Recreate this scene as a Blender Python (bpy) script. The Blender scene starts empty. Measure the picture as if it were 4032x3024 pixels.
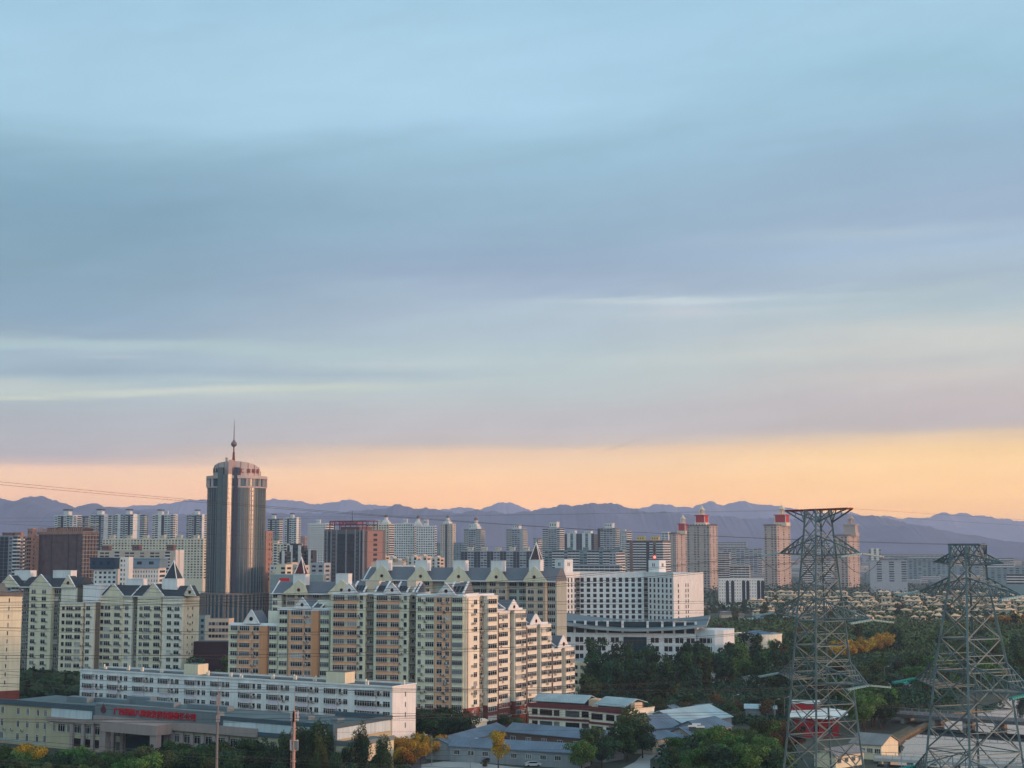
import bpy, math, random
from mathutils import Vector, Matrix
R = math.radians
rnd = random.Random(7)
sc = bpy.context.scene
C = sc.collection
# ------------------------------------------------------------ camera
H = 60.0; F = 5900.0; CX = 2016.0; CY = 1512.0; HZ = 2150.0
TH = math.atan((HZ-CY)/F); cs, sn = math.cos(TH), math.sin(TH)
cam = bpy.data.objects.new('camera', bpy.data.cameras.new('camera')); C.objects.link(cam); sc.camera = cam
cam.location = (0, 0, H); cam.rotation_euler = (math.pi/2+TH, 0, 0)
cam.data.sensor_width = 36; cam.data.lens = F/4032*36; cam.data.clip_start = 1; cam.data.clip_end = 40000
# ------------------------------------------------------------ light, sky, exposure
SUN_AZ, SUN_EL = R(75), R(5.5)          # azimuth measured from straight behind the camera towards its right
sd = Vector((math.sin(SUN_AZ)*math.cos(SUN_EL), -math.cos(SUN_AZ)*math.cos(SUN_EL), math.sin(SUN_EL)))
sl = bpy.data.lights.new('sun', 'SUN'); sl.energy = 2.5; sl.angle = R(4.0); sl.color = (1.0, 0.55, 0.33)
so = bpy.data.objects.new('sun', sl); C.objects.link(so); so.rotation_euler = sd.to_track_quat('Z', 'Y').to_euler(); so.location = (300, -200, 200)
sc.view_settings.view_transform = 'Standard'; sc.view_settings.look = 'None'
sc.view_settings.exposure = 0.0; sc.view_settings.gamma = 1.0
sc.cycles.volume_bounces = 1; sc.cycles.max_bounces = 5; sc.cycles.diffuse_bounces = 2; sc.cycles.glossy_bounces = 2
sc.cycles.use_denoising = True

def lin(v):
    v /= 255.0
    return v/12.92 if v <= 0.04045 else ((v+0.055)/1.055)**2.4
def rgb(r, g, b): return (lin(r), lin(g), lin(b), 1.0)

world = bpy.data.worlds.new('World'); sc.world = world; world.use_nodes = True
wt = world.node_tree; wt.nodes.clear()
def N(t, **kw):
    n = wt.nodes.new(t)
    for k, v in kw.items(): setattr(n, k, v)
    return n
def LK(a, b): wt.links.new(a, b)
def M(op, a, b=None, c=None, clamp=False):
    n = N('ShaderNodeMath', operation=op, use_clamp=clamp)
    for i, v in enumerate((a, b, c)):
        if v is None: continue
        if isinstance(v, (int, float)): n.inputs[i].default_value = v
        else: LK(v, n.inputs[i])
    return n.outputs[0]
tc = N('ShaderNodeTexCoord'); sep = N('ShaderNodeSeparateXYZ'); LK(tc.outputs['Generated'], sep.inputs[0])
dx, dy, dz = sep.outputs
az = M('ARCTAN2', dx, dy)                                    # 0 straight ahead, + to the right
hor = M('SQRT', M('ADD', M('MULTIPLY', dx, dx), M('MULTIPLY', dy, dy)))
el = M('ARCTAN2', dz, hor)
def vy(py):                                                  # elevation of a picture row
    b = (CY-py)/F
    return math.atan((b*cs+sn)/(cs-b*sn))
# stretched noise wobble so that cloud sheets have soft uneven edges
cmb = N('ShaderNodeCombineXYZ'); LK(M('MULTIPLY', az, 2.2), cmb.inputs[0]); LK(M('MULTIPLY', M('ADD', el, M('MULTIPLY', az, -0.07)), 20), cmb.inputs[1])
nz = N('ShaderNodeTexNoise'); nz.inputs['Scale'].default_value = 1.6; nz.inputs['Detail'].default_value = 5; nz.inputs['Roughness'].default_value = 0.55
LK(cmb.outputs[0], nz.inputs['Vector'])
n1 = M('SUBTRACT', nz.outputs[0], 0.5)
cmb2 = N('ShaderNodeCombineXYZ'); LK(M('MULTIPLY', az, 5.0), cmb2.inputs[0]); LK(M('MULTIPLY', M('ADD', el, M('MULTIPLY', az, -0.09)), 70), cmb2.inputs[1]); cmb2.inputs[2].default_value = 4.2
nz2 = N('ShaderNodeTexNoise'); nz2.inputs['Scale'].default_value = 1.5; nz2.inputs['Detail'].default_value = 6; nz2.inputs['Roughness'].default_value = 0.6
LK(cmb2.outputs[0], nz2.inputs['Vector'])
n2 = M('SUBTRACT', nz2.outputs[0], 0.5)
fade = M('MULTIPLY', M('SUBTRACT', el, R(3.2)), 9.0, clamp=True)
elw = M('ADD', el, M('MULTIPLY', M('ADD', M('MULTIPLY', n1, 0.05), M('MULTIPLY', n2, 0.018)), M('ADD', M('MULTIPLY', fade, 0.9), 0.08)))
EMAX = R(30)
tt = M('DIVIDE', elw, EMAX, clamp=True)
SKY = {
 'L': [(2160,178,172,190),(2010,236,196,176),(1950,242,200,180),(1900,243,205,183),(1852,238,205,186),(1836,206,190,190),(1800,184,183,194),(1720,180,185,196),(1650,178,187,198),(1600,176,192,202),(1572,190,204,206),(1548,188,202,206),(1520,172,195,206),(1440,160,184,204),(1405,172,198,206),(1380,170,194,205),(1350,150,176,196),(1266,140,170,194),(1100,134,168,190),(886,128,166,190),(700,138,178,202),(600,150,190,213),(506,160,202,226),(250,161,203,228),(0,155,199,225)],
 'C': [(2160,200,180,186),(2010,250,200,168),(1950,252,203,168),(1880,251,208,172),(1830,243,208,178),(1785,233,204,182),(1764,212,196,186),(1745,199,193,196),(1690,194,193,200),(1646,192,195,202),(1560,188,200,206),(1470,184,202,208),(1390,178,199,208),(1330,176,196,210),(1250,174,194,210),(1215,172,195,212),(1150,160,182,206),(1080,152,176,202),(990,148,176,202),(870,146,180,204),(760,148,184,208),(608,150,190,214),(500,162,202,228),(400,168,209,234),(200,164,206,232),(0,158,202,228)],
 'R': [(2160,214,186,178),(2010,250,202,160),(1900,251,209,163),(1820,252,213,166),(1770,240,208,168),(1735,224,202,178),(1712,200,190,188),(1684,192,187,192),(1600,196,190,194),(1520,199,196,198),(1456,196,199,200),(1400,198,203,204),(1342,201,207,206),(1300,190,202,206),(1220,176,196,206),(1140,166,188,206),(1050,168,192,212),(980,164,190,214),(900,156,182,207),(760,150,180,206),(633,149,184,210),(450,154,194,218),(316,152,197,220),(150,160,202,226),(0,159,202,226)],
}
def ramp(stops):
    n = N('ShaderNodeValToRGB'); cr = n.color_ramp; cr.interpolation = 'B_SPLINE' if False else 'LINEAR'
    st = sorted([(vy(y)/EMAX, rgb(r, g, b)) for y, r, g, b in stops])
    st.append((min(1.0, R(27)/EMAX), rgb(150, 190, 218)))
    cr.elements[0].position = st[0][0]; cr.elements[0].color = st[0][1]
    cr.elements[1].position = st[1][0]; cr.elements[1].color = st[1][1]
    for p, c in st[2:]:
        e = cr.elements.new(p); e.color = c
    LK(tt, n.inputs[0]); return n.outputs[0]
rl, rc, rr = ramp(SKY['L']), ramp(SKY['C']), ramp(SKY['R'])
def MIX(f, a, b, bt='MIX'):
    n = N('ShaderNodeMix', data_type='RGBA', blend_type=bt)
    for i, v in ((0, f), (6, a), (7, b)):
        if isinstance(v, (int, float)): n.inputs[i].default_value = v
        elif isinstance(v, tuple): n.inputs[i].default_value = v
        else: LK(v, n.inputs[i])
    return n.outputs[2]
azs = M('ADD', az, M('MULTIPLY', n1, 0.08))
def sstep(v, a, b):
    n = N('ShaderNodeMapRange', interpolation_type='SMOOTHSTEP'); LK(v, n.inputs[0])
    n.inputs[1].default_value = a; n.inputs[2].default_value = b; return n.outputs[0]
sky = MIX(sstep(azs, -0.31, -0.02), rl, rc)
sky = MIX(sstep(azs, 0.0, 0.30), sky, rr)
# single cloud streaks: (px, py, tilt, half width, half height, strength, colour)
for px, py, tilt, wx, wy, st, col in [
    (1250,300, .12, 900, 190, .50, (172,214,235)), (1900,560, .16, 500, 60, .40, (160,204,226)), (500,840, .0, 900, 90, .25, (126,166,190)),
    (3000,430, .16, 900, 70, .35, (150,192,214)), (3500,720,.04,900,90,.25,(150,184,206)),
    (2650,1185, .00, 480, 15, .70, (204,217,222)), (2350,1225, .02, 420, 34, .35, (190,206,214)), (2690,1228, .0, 150, 26, .40, (208,206,214)), (2950,1245, .01, 420, 16, .35, (196,208,216)),
    (3300,1395, .03, 900, 28, .40, (208,212,208)), (3463,957, .01, 520, 24, .40, (178,199,211)), (3900,1080, .0, 400, 40, .25, (168,194,212)),
    (800,1553, .050, 760, 13, .85, (204,214,208)), (60,1598, .02, 220, 8, .6, (210,216,206)), (230,1543, .03, 200, 7, .45, (190,206,210)), (860,1508, .02, 120, 5, .5, (192,208,210)), (1300,1530,.03,300,12,.4,(200,214,205)),
    (1550,1437, .01, 330, 10, .50, (194,208,214)), (1500,1478, .02, 330, 15, .40, (160,181,202)), (200,1400, .02, 330, 16, .50, (178,202,212)), (450,1430, .03, 140, 8, .5, (190,206,212)),
    (250,1487, .03, 430, 28, .50, (143,168,193)), (1000,1478, .0, 350, 22, .35, (152,175,198)), (700,1500, .05, 250, 6, .3, (176,196,208)), (1900,1420, .0, 400, 20, .25, (188,206,210)),
    (3000,1600, .05, 900, 34, .28, (188,184,192)), (3600,1450,.05,500,18,.25,(188,192,200)), (2100,1650,.05,700,26,.2,(190,189,198)), (3700,1500, .03, 500, 16, .3, (208,203,198)),
    (1500,1205,.05,600,60,.3,(150,172,200)), (600,1310,.03,700,14,.25,(150,172,198)), (2500,1770,.02,700,10,.3,(238,206,176)), (3500,1745,.03,600,9,.35,(232,204,176)),
    (2455,1752,.33,95,6,.40,(192,174,170)), (3400,1795,.0,900,12,.25,(250,206,156)), (1500,1800,.03,600,10,.35,(238,205,182))]:
    a0 = math.atan((px-CX)/F/cs); e0 = vy(py)
    u = M('SUBTRACT', az, a0); v = M('SUBTRACT', M('SUBTRACT', M('ADD', el, M('MULTIPLY', n2, 0.012 if wy > 10 else 0.0)), e0), M('MULTIPLY', u, tilt))
    q = M('ADD', M('POWER', M('ABSOLUTE', M('DIVIDE', u, wx/F)), 2.0), M('POWER', M('ABSOLUTE', M('DIVIDE', v, wy/F)), 2.0))
    g = M('MULTIPLY', M('EXPONENT', M('MULTIPLY', q, -1.0)), st)
    sky = MIX(g, sky, rgb(*col))
cmb3 = N('ShaderNodeCombineXYZ'); LK(M('MULTIPLY', az, 9.0), cmb3.inputs[0]); LK(M('MULTIPLY', M('ADD', el, M('MULTIPLY', az, -0.12)), 38), cmb3.inputs[1]); cmb3.inputs[2].default_value = 9.7
nz3 = N('ShaderNodeTexNoise'); nz3.inputs['Scale'].default_value = 1.3; nz3.inputs['Detail'].default_value = 8; nz3.inputs['Roughness'].default_value = 0.62; LK(cmb3.outputs[0], nz3.inputs['Vector'])
mot = N('ShaderNodeHueSaturation'); mot.inputs['Saturation'].default_value = 0.94; LK(sky, mot.inputs['Color']); LK(M('ADD', 0.975, M('MULTIPLY', M('SUBTRACT', nz3.outputs[0], 0.5), 0.16)), mot.inputs['Value']); sky = mot.outputs[0]
# sunset glow round the sun's azimuth, outside the view to the right and behind
dt = N('ShaderNodeVectorMath', operation='DOT_PRODUCT'); LK(tc.outputs['Generated'], dt.inputs[0]); dt.inputs[1].default_value = sd
glow = M('POWER', M('MAXIMUM', dt.outputs['Value'], 0.0), 9.0)
sky = MIX(M('MULTIPLY', glow, 1.0), sky, (1.7, 0.80, 0.36, 1))
# the side of the sky turned away from the sun is plain blue
fb = M('MULTIPLY', sstep(M('MULTIPLY', az, -1.0), R(24), R(54)), 0.98)
fb2 = M('MULTIPLY', sstep(az, R(150), R(178)), 0.85)
anti = MIX(sstep(el, R(4), R(24)), rgb(36, 82, 98), rgb(152, 174, 184))
sky = MIX(M('MAXIMUM', fb, fb2), sky, anti)
# what the evening haze in front of the sky takes away and adds near the horizon
SIG, HTOP, HFAR = 0.00008, 500.0, 16400.0
tr = M('EXPONENT', M('MULTIPLY', M('MINIMUM', M('DIVIDE', HTOP, M('MAXIMUM', M('SINE', el), 0.001)), HFAR), M('MULTIPLY', M('MULTIPLY', dy, 2.0, clamp=True), -SIG)))
ivt = M('DIVIDE', 1.0, tr)
def VM(op, a, b):
    n = N('ShaderNodeVectorMath', operation=op)
    for i, v in enumerate((a, b)):
        if isinstance(v, tuple): n.inputs[i].default_value = v
        elif v is not None: LK(v, n.inputs[i])
    return n
vs = N('ShaderNodeVectorMath', operation='SCALE'); vs.inputs[0].default_value = (0.29, 0.35, 0.48); LK(M('SUBTRACT', 1.0, tr), vs.inputs['Scale'])
v1 = VM('SUBTRACT', sky, vs.outputs[0]); v2 = N('ShaderNodeVectorMath', operation='SCALE'); LK(v1.outputs[0], v2.inputs[0]); LK(ivt, v2.inputs['Scale'])
sky = VM('MAXIMUM', v2.outputs[0], (0.0, 0.0, 0.0)).outputs[0]
behind = M('ADD', 1.0, M('MULTIPLY', M('MULTIPLY', dy, -1.0, clamp=True), 1.9))   # the unseen half of the sky, nearer the sun, is brighter
bg = N('ShaderNodeBackground'); LK(sky, bg.inputs[0]); LK(behind, bg.inputs[1])
nish = N('ShaderNodeTexSky', sky_type='NISHITA', sun_disc=False, sun_elevation=SUN_EL, sun_rotation=math.pi-SUN_AZ)
bg2 = N('ShaderNodeBackground'); LK(nish.outputs[0], bg2.inputs[0]); bg2.inputs[1].default_value = 0.0
ad = N('ShaderNodeAddShader'); LK(bg.outputs[0], ad.inputs[0]); LK(bg2.outputs[0], ad.inputs[1])
wo = N('ShaderNodeOutputWorld'); LK(ad.outputs[0], wo.inputs[0])
# ------------------------------------------------------------ picture <-> place
def pz(py, Y):
    b = (CY-py)/F
    return H + (b*cs+sn)/(cs-b*sn)*Y
def pX(px, Y, z=30.0): return (px-CX)/F*(Y*cs+(z-H)*sn)
def G(px, py, z=0.0):
    b = (CY-py)/F; Y = (z-H)*(cs-b*sn)/(b*cs+sn)
    return Vector((pX(px, Y, z), Y, z))
# ------------------------------------------------------------ materials
MATS = {}
def mat(name, col, rough=0.85, var=0.12, scale=0.25, streak=0.0, metal=0.0, rand=0.0, spec=0.3, bump=0.0):
    if name in MATS: return MATS[name]
    m = bpy.data.materials.new(name); m.use_nodes = True; MATS[name] = m
    nt = m.node_tree; p = nt.nodes['Principled BSDF']
    p.inputs['Roughness'].default_value = rough; p.inputs['Metallic'].default_value = metal; p.inputs['Specular IOR Level'].default_value = spec
    c = rgb(*col); out = None
    t = nt.nodes.new('ShaderNodeTexCoord')
    n = nt.nodes.new('ShaderNodeTexNoise'); n.inputs['Scale'].default_value = scale; n.inputs['Detail'].default_value = 4
    nt.links.new(t.outputs['Object'], n.inputs['Vector'])
    mx = nt.nodes.new('ShaderNodeMix'); mx.data_type = 'RGBA'
    mx.inputs[6].default_value = tuple(max(0, v*(1-var*1.6)) for v in c[:3])+(1,); mx.inputs[7].default_value = tuple(min(1, v*(1+var)) for v in c[:3])+(1,)
    nt.links.new(n.outputs[0], mx.inputs[0]); out = mx.outputs[2]
    if streak:
        mp = nt.nodes.new('ShaderNodeMapping'); mp.inputs['Scale'].default_value = (1.1, 1.1, 0.06)
        n2 = nt.nodes.new('ShaderNodeTexNoise'); n2.inputs['Scale'].default_value = 1.0; n2.inputs['Detail'].default_value = 5
        nt.links.new(t.outputs['Object'], mp.inputs[0]); nt.links.new(mp.outputs[0], n2.inputs['Vector'])
        mr = nt.nodes.new('ShaderNodeMapRange'); mr.inputs[1].default_value = .45; mr.inputs[2].default_value = .75; mr.inputs[4].default_value = streak
        nt.links.new(n2.outputs[0], mr.inputs[0])
        m3 = nt.nodes.new('ShaderNodeMix'); m3.data_type = 'RGBA'; m3.inputs[7].default_value = (c[0]*.35, c[1]*.35, c[2]*.34, 1)
        nt.links.new(mr.outputs[0], m3.inputs[0]); nt.links.new(out, m3.inputs[6]); out = m3.outputs[2]
    if rand:
        oi = nt.nodes.new('ShaderNodeObjectInfo'); hs = nt.nodes.new('ShaderNodeHueSaturation')
        mr = nt.nodes.new('ShaderNodeMapRange'); mr.inputs[3].default_value = 1-rand; mr.inputs[4].default_value = 1+rand
        nt.links.new(oi.outputs['Random'], mr.inputs[0]); nt.links.new(mr.outputs[0], hs.inputs['Value']); nt.links.new(out, hs.inputs['Color']); out = hs.outputs[0]
    nt.links.new(out, p.inputs['Base Color'])
    if bump:
        bp = nt.nodes.new('ShaderNodeBump'); bp.inputs['Strength'].default_value = bump; nt.links.new(n.outputs[0], bp.inputs['Height']); nt.links.new(bp.outputs[0], p.inputs['Normal'])
    return m
def glassmat(name, col, rough=0.12, spec=0.5, rand=0.9):
    return mat(name, col, rough, var=.4, scale=.6, rand=rand, spec=spec)
def leafmat(name, c1, c2, sat=1.0):
    m = bpy.data.materials.new(name); m.use_nodes = True; MATS[name] = m
    nt = m.node_tree; p = nt.nodes['Principled BSDF']; p.inputs['Roughness'].default_value = .75; p.inputs['Specular IOR Level'].default_value = .15
    t = nt.nodes.new('ShaderNodeTexCoord'); n = nt.nodes.new('ShaderNodeTexNoise'); n.inputs['Scale'].default_value = .55; n.inputs['Detail'].default_value = 6; n.inputs['Roughness'].default_value = .7
    oi = nt.nodes.new('ShaderNodeObjectInfo')
    nt.links.new(t.outputs['Object'], n.inputs['Vector'])
    mr = nt.nodes.new('ShaderNodeMapRange'); mr.inputs[1].default_value = .32; mr.inputs[2].default_value = .68
    nt.links.new(n.outputs[0], mr.inputs[0])
    mx = nt.nodes.new('ShaderNodeMix'); mx.data_type = 'RGBA'; mx.inputs[6].default_value = rgb(*c1); mx.inputs[7].default_value = rgb(*c2)
    nt.links.new(mr.outputs[0], mx.inputs[0])
    hs = nt.nodes.new('ShaderNodeHueSaturation'); m1 = nt.nodes.new('ShaderNodeMapRange'); m1.inputs[3].default_value = .55; m1.inputs[4].default_value = 1.35
    m2 = nt.nodes.new('ShaderNodeMapRange'); m2.inputs[3].default_value = .475; m2.inputs[4].default_value = .525
    mm = nt.nodes.new('ShaderNodeMath'); mm.operation = 'FRACT'; m4 = nt.nodes.new('ShaderNodeMath'); m4.operation = 'MULTIPLY'; m4.inputs[1].default_value = 7.31
    nt.links.new(oi.outputs['Random'], m1.inputs[0]); nt.links.new(oi.outputs['Random'], m4.inputs[0]); nt.links.new(m4.outputs[0], mm.inputs[0]); nt.links.new(mm.outputs[0], m2.inputs[0])
    nt.links.new(m1.outputs[0], hs.inputs['Value']); nt.links.new(m2.outputs[0], hs.inputs['Hue']); nt.links.new(mx.outputs[2], hs.inputs['Color'])
    nt.links.new(hs.outputs[0], p.inputs['Base Color'])
    return m
GL = glassmat('dark_glass', (20, 26, 32), .15, .35); GLm = glassmat('curtained_glass', (70, 76, 78), .3, .3); GLl = glassmat('pale_curtain', (150, 152, 146), .5)
FR = mat('white_frame', (205, 208, 205), .5)
CREAM = mat('cream_render', (226, 216, 186), streak=.25); CREAMP = mat('pale_cream_render', (232, 226, 206), streak=.25)
WHITE = mat('white_render', (226, 228, 226), streak=.22); WHITET = mat('white_trim', (220, 222, 220))
GREENP = mat('pale_green_render', (212, 212, 184), streak=.3); PEACH = mat('peach_render', (218, 170, 134), streak=.25); ORANGE = mat('orange_render', (200, 146, 106), streak=.25)
TAN = mat('tan_render', (196, 178, 156), streak=.25); LILAC = mat('lilac_render', (210, 204, 216), streak=.2)
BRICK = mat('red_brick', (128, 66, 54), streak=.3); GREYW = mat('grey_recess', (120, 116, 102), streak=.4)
SLATE = mat('grey_slate', (104, 110, 118), .7, scale=.8); SLATED = mat('dark_slate', (50, 62, 70), .7, scale=.8)
CONC = mat('concrete', (150, 150, 145), streak=.3); DARK = mat('dark_metal', (52, 54, 56), .6); ACM = mat('ac_casing', (196, 194, 186), .6, streak=.4)
ROOFC = mat('bitumen_roof', (96, 102, 102), .9, var=.35, scale=.2)
# ------------------------------------------------------------ mesh helpers
class MB:
    def __init__(s): s.v = []; s.f = []; s.m = []
    def poly(s, pts, mi=0):
        b = len(s.v); s.v += [tuple(p) for p in pts]; s.f.append(tuple(range(b, b+len(pts)))); s.m.append(mi)
    def box(s, x0, x1, y0, y1, z0, z1, mi=0, top=None):
        b = len(s.v)
        s.v += [(x0,y0,z0),(x1,y0,z0),(x1,y1,z0),(x0,y1,z0),(x0,y0,z1),(x1,y0,z1),(x1,y1,z1),(x0,y1,z1)]
        for i, q in enumerate(((0,1,5,4),(1,2,6,5),(2,3,7,6),(3,0,4,7),(4,5,6,7),(3,2,1,0))):
            s.f.append(tuple(b+k for k in q)); s.m.append(top if (i == 4 and top is not None) else mi)
    def ext(s, prof, axis, a0, a1, mi=0, mis=None):
        """extrude a closed 2D profile: axis 'y' -> profile (x,z); axis 'x' -> (y,z); axis 'z' -> (x,y)"""
        def P(p, a): return {'y': (p[0], a, p[1]), 'x': (a, p[0], p[1]), 'z': (p[0], p[1], a)}[axis]
        n = len(prof); b = len(s.v)
        s.v += [P(p, a0) for p in prof] + [P(p, a1) for p in prof]
        for i in range(n):
            j = (i+1) % n; s.f.append((b+i, b+j, b+n+j, b+n+i)); s.m.append(mis[i] if mis else mi)
        s.f.append(tuple(b+i for i in range(n))); s.m.append(mi); s.f.append(tuple(b+n+i for i in range(n-1, -1, -1))); s.m.append(mi)
    def cyl(s, x, y, z0, z1, r0, r1=None, n=12, mi=0, cap=True):
        r1 = r0 if r1 is None else r1; b = len(s.v)
        for z, r in ((z0, r0), (z1, r1)):
            s.v += [(x+r*math.cos(2*math.pi*i/n), y+r*math.sin(2*math.pi*i/n), z) for i in range(n)]
        for i in range(n):
            j = (i+1) % n; s.f.append((b+i, b+j, b+n+j, b+n+i)); s.m.append(mi)
        if cap: s.f.append(tuple(b+n+i for i in range(n))); s.m.append(mi); s.f.append(tuple(b+i for i in range(n-1, -1, -1))); s.m.append(mi)
    def ball(s, x, y, z, rx, rz=None, n=12, k=7, z0=-1.0, mi=0):
        rz = rz or rx; b = len(s.v); a0 = math.asin(z0)
        for i in range(k+1):
            a = a0+(math.pi/2-a0)*i/k
            s.v += [(x+rx*math.cos(a)*math.cos(2*math.pi*j/n), y+rx*math.cos(a)*math.sin(2*math.pi*j/n), z+rz*math.sin(a)) for j in range(n)]
        for i in range(k):
            for j in range(n):
                q = (j+1) % n; s.f.append((b+i*n+j, b+i*n+q, b+(i+1)*n+q, b+(i+1)*n+j)); s.m.append(mi)
    def bar(s, p, q, w=.1, h=None, mi=0):
        p, q = Vector(p), Vector(q); d = (q-p)
        if d.length < 1e-6: return
        d.normalize(); u = d.cross(Vector((0, 0, 1)))
        if u.length < 1e-3: u = Vector((1, 0, 0))
        u.normalize(); v = d.cross(u); h = h or w; b = len(s.v)
        for o in (p, q):
            for a, c in ((-1,-1),(1,-1),(1,1),(-1,1)): s.v.append(tuple(o+u*(a*w/2)+v*(c*h/2)))
        for f in ((0,1,5,4),(1,2,6,5),(2,3,7,6),(3,0,4,7),(3,2,1,0),(4,5,6,7)): s.f.append(tuple(b+k for k in f)); s.m.append(mi)
    def pyr(s, x0, x1, y0, y1, z0, z1, mi=0, e=0.0):
        cx, cy = (x0+x1)/2, (y0+y1)/2; b = len(s.v)
        s.v += [(x0-e,y0-e,z0),(x1+e,y0-e,z0),(x1+e,y1+e,z0),(x0-e,y1+e,z0),(cx,cy,z1)]
        for q in ((0,1,4),(1,2,4),(2,3,4),(3,0,4),(3,2,1,0)): s.f.append(tuple(b+k for k in q)); s.m.append(mi)
    def mesh(s, name, mats):
        me = bpy.data.meshes.new(name); me.from_pydata(s.v, [], s.f); me.polygons.foreach_set('material_index', s.m)
        for m in (mats if isinstance(mats, (list, tuple)) else [mats]): me.materials.append(m)
        me.update(); return me
def link(name, me, parent=None, loc=(0,0,0), rz=0.0):
    o = bpy.data.objects.new(name, me); C.objects.link(o); o.location = loc; o.rotation_euler = (0, 0, rz)
    if parent: o.parent = parent
    return o
def tag(o, label=None, cat=None, group=None, kind=None):
    if label: o['label'] = label
    if cat: o['category'] = cat
    if group: o['group'] = group
    if kind: o['kind'] = kind
    return o
def thing(name, label, cat, loc=(0,0,0), rz=0.0, group=None):
    return tag(link(name, None, None, loc, rz), label, cat, group)
_wm = {}
def winmesh(w, h, n, frame=None, arch=False):
    w, h = round(w, 1), round(h, 1); k = (w, h, n, frame.name if frame else '', arch)
    if k not in _wm:
        b = MB(); t = .07
        if arch:
            pts = [(-w/2, -h/2), (w/2, -h/2), (w/2, h*.1), (w*.28, h*.38), (0, h/2), (-w*.28, h*.38), (-w/2, h*.1)]
            b.poly([(x, -.03, z) for x, z in pts], 1)
            for i in range(len(pts)):
                p, q = pts[i], pts[(i+1) % len(pts)]; b.bar((p[0], -.05, p[1]), (q[0], -.05, q[1]), .09, .09, 0)
            b.bar((0, -.05, -h/2), (0, -.05, h/2), .07, .07, 0)
        else:
            b.poly([(-w/2, -.03, -h/2), (w/2, -.03, -h/2), (w/2, -.03, h/2), (-w/2, -.03, h/2)], 1)
            b.box(-w/2, w/2, -.1, 0, h/2-t, h/2); b.box(-w/2-.05, w/2+.05, -.2, 0, -h/2-.06, -h/2+.04)
            for i in range(n+1):
                x = -w/2+(w-t)*i/n; b.box(x, x+t, -.1, 0, -h/2+.04, h/2-t)
            if h > 1.3 and n > 1: b.box(-w/2+t, w/2-t, -.09, 0, h/2-.5, h/2-.44)
        _wm[k] = [b.mesh('window', [frame or FR, g]) for g in (GL, GLm, GLl)]
    return rnd.choices(_wm[k], (9, 3, 1))[0]
_acm = None
def acmesh():
    global _acm
    if _acm is None:
        b = MB(); b.box(-.45, .45, -.45, -.1, 0, .65); b.cyl(0, 0, 0, .02, .01, n=6)
        b.poly([(-.3, -.455, .08), (.12, -.455, .08), (.12, -.455, .56), (-.3, -.455, .56)], 1)
        b.box(-.5, .5, -.5, 0, -.08, -.02, 1); _acm = b.mesh('air_conditioner', [ACM, DARK])
    return _acm
class Bld:
    def __init__(s, name, label, cat, pxA, YA, pxC, YC, group=None, zr=35.0):
        s.zr = zr; s.A = Vector((pX(pxA, YA, zr), YA)); s.C = Vector((pX(pxC, YC, zr), YC)); d = s.C-s.A
        s.L = d.length; s.u = d/s.L; s.n = Vector((-s.u.y, s.u.x)); s.ang = math.atan2(d.y, d.x)
        s.root = thing(name, label, cat, (s.A.x, s.A.y, 0), s.ang, group); s.cnt = {}; s.extra = {}
    def _hit(s, P, d, px, z):
        a = (px-CX)/F    # P.x+t d.x = a*((P.y+t d.y)*cs+(z-H)*sn)
        return (a*(P.y*cs+(z-H)*sn)-P.x)/(d.x-a*d.y*cs)
    def x(s, px, z=None): return s._hit(s.A, s.u, px, s.zr if z is None else z)
    def d(s, px, z=None): return s._hit(s.C, s.n, px, s.zr if z is None else z)
    def z(s, px, py, y=0.0):
        P = s.A+s.u*s.x(px)+s.n*y; return pz(py, P.y)
    def part(s, name, mb, mats, parent=None, label=None):
        o = link(name, mb.mesh(name, mats), parent or s.root)
        if label: o['label'] = label
        return o
    def put(s, name, me, loc, rz=0.0):
        c = s.cnt.get(name, 0); s.cnt[name] = c+1
        if c < 99: return link(name, me, s.root, loc, rz)
        e = s.extra.setdefault((name, len(me.materials)), (MB(), list(me.materials))); mb = e[0]
        mtx = Matrix.Translation(loc) @ Matrix.Rotation(rz, 4, 'Z'); b = len(mb.v)
        mb.v += [tuple(mtx @ v.co) for v in me.vertices]
        for p in me.polygons: mb.f.append(tuple(b+i for i in p.vertices)); mb.m.append(p.material_index)
    def win(s, x, z, w, h, n=2, y=0.0, side=False, frame=None, arch=False):
        me = winmesh(w, h, n, frame, arch)
        return s.put('window', me, (s.L+y, x, z) if side else (x, y, z), math.pi/2 if side else 0)
    def ac(s, x, z, y=0.0, side=False): return s.put('air_conditioner', acmesh(), (s.L+y, x, z) if side else (x, y, z), math.pi/2 if side else 0)
    def done(s):
        for (name, k), (mb, mats) in s.extra.items():
            o = s.part(name, mb, mats); o['kind'] = 'stuff'
# ============================================================ the setting
def struct(name, mb, mats, **k):
    o = link(name, mb.mesh(name, mats)); o['kind'] = 'structure'; return o
def sheet(name, pts, z, m, kind='structure'):
    mb = MB(); mb.poly([(p[0], p[1], z) for p in pts]); return struct(name, mb, m)
gm = mat('city_ground', (70, 78, 66), .95, var=.5, scale=.012)
sheet('ground', [(-8700, 60), (8700, 60), (8700, 16200), (-8700, 16200)], 0, gm)
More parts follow.
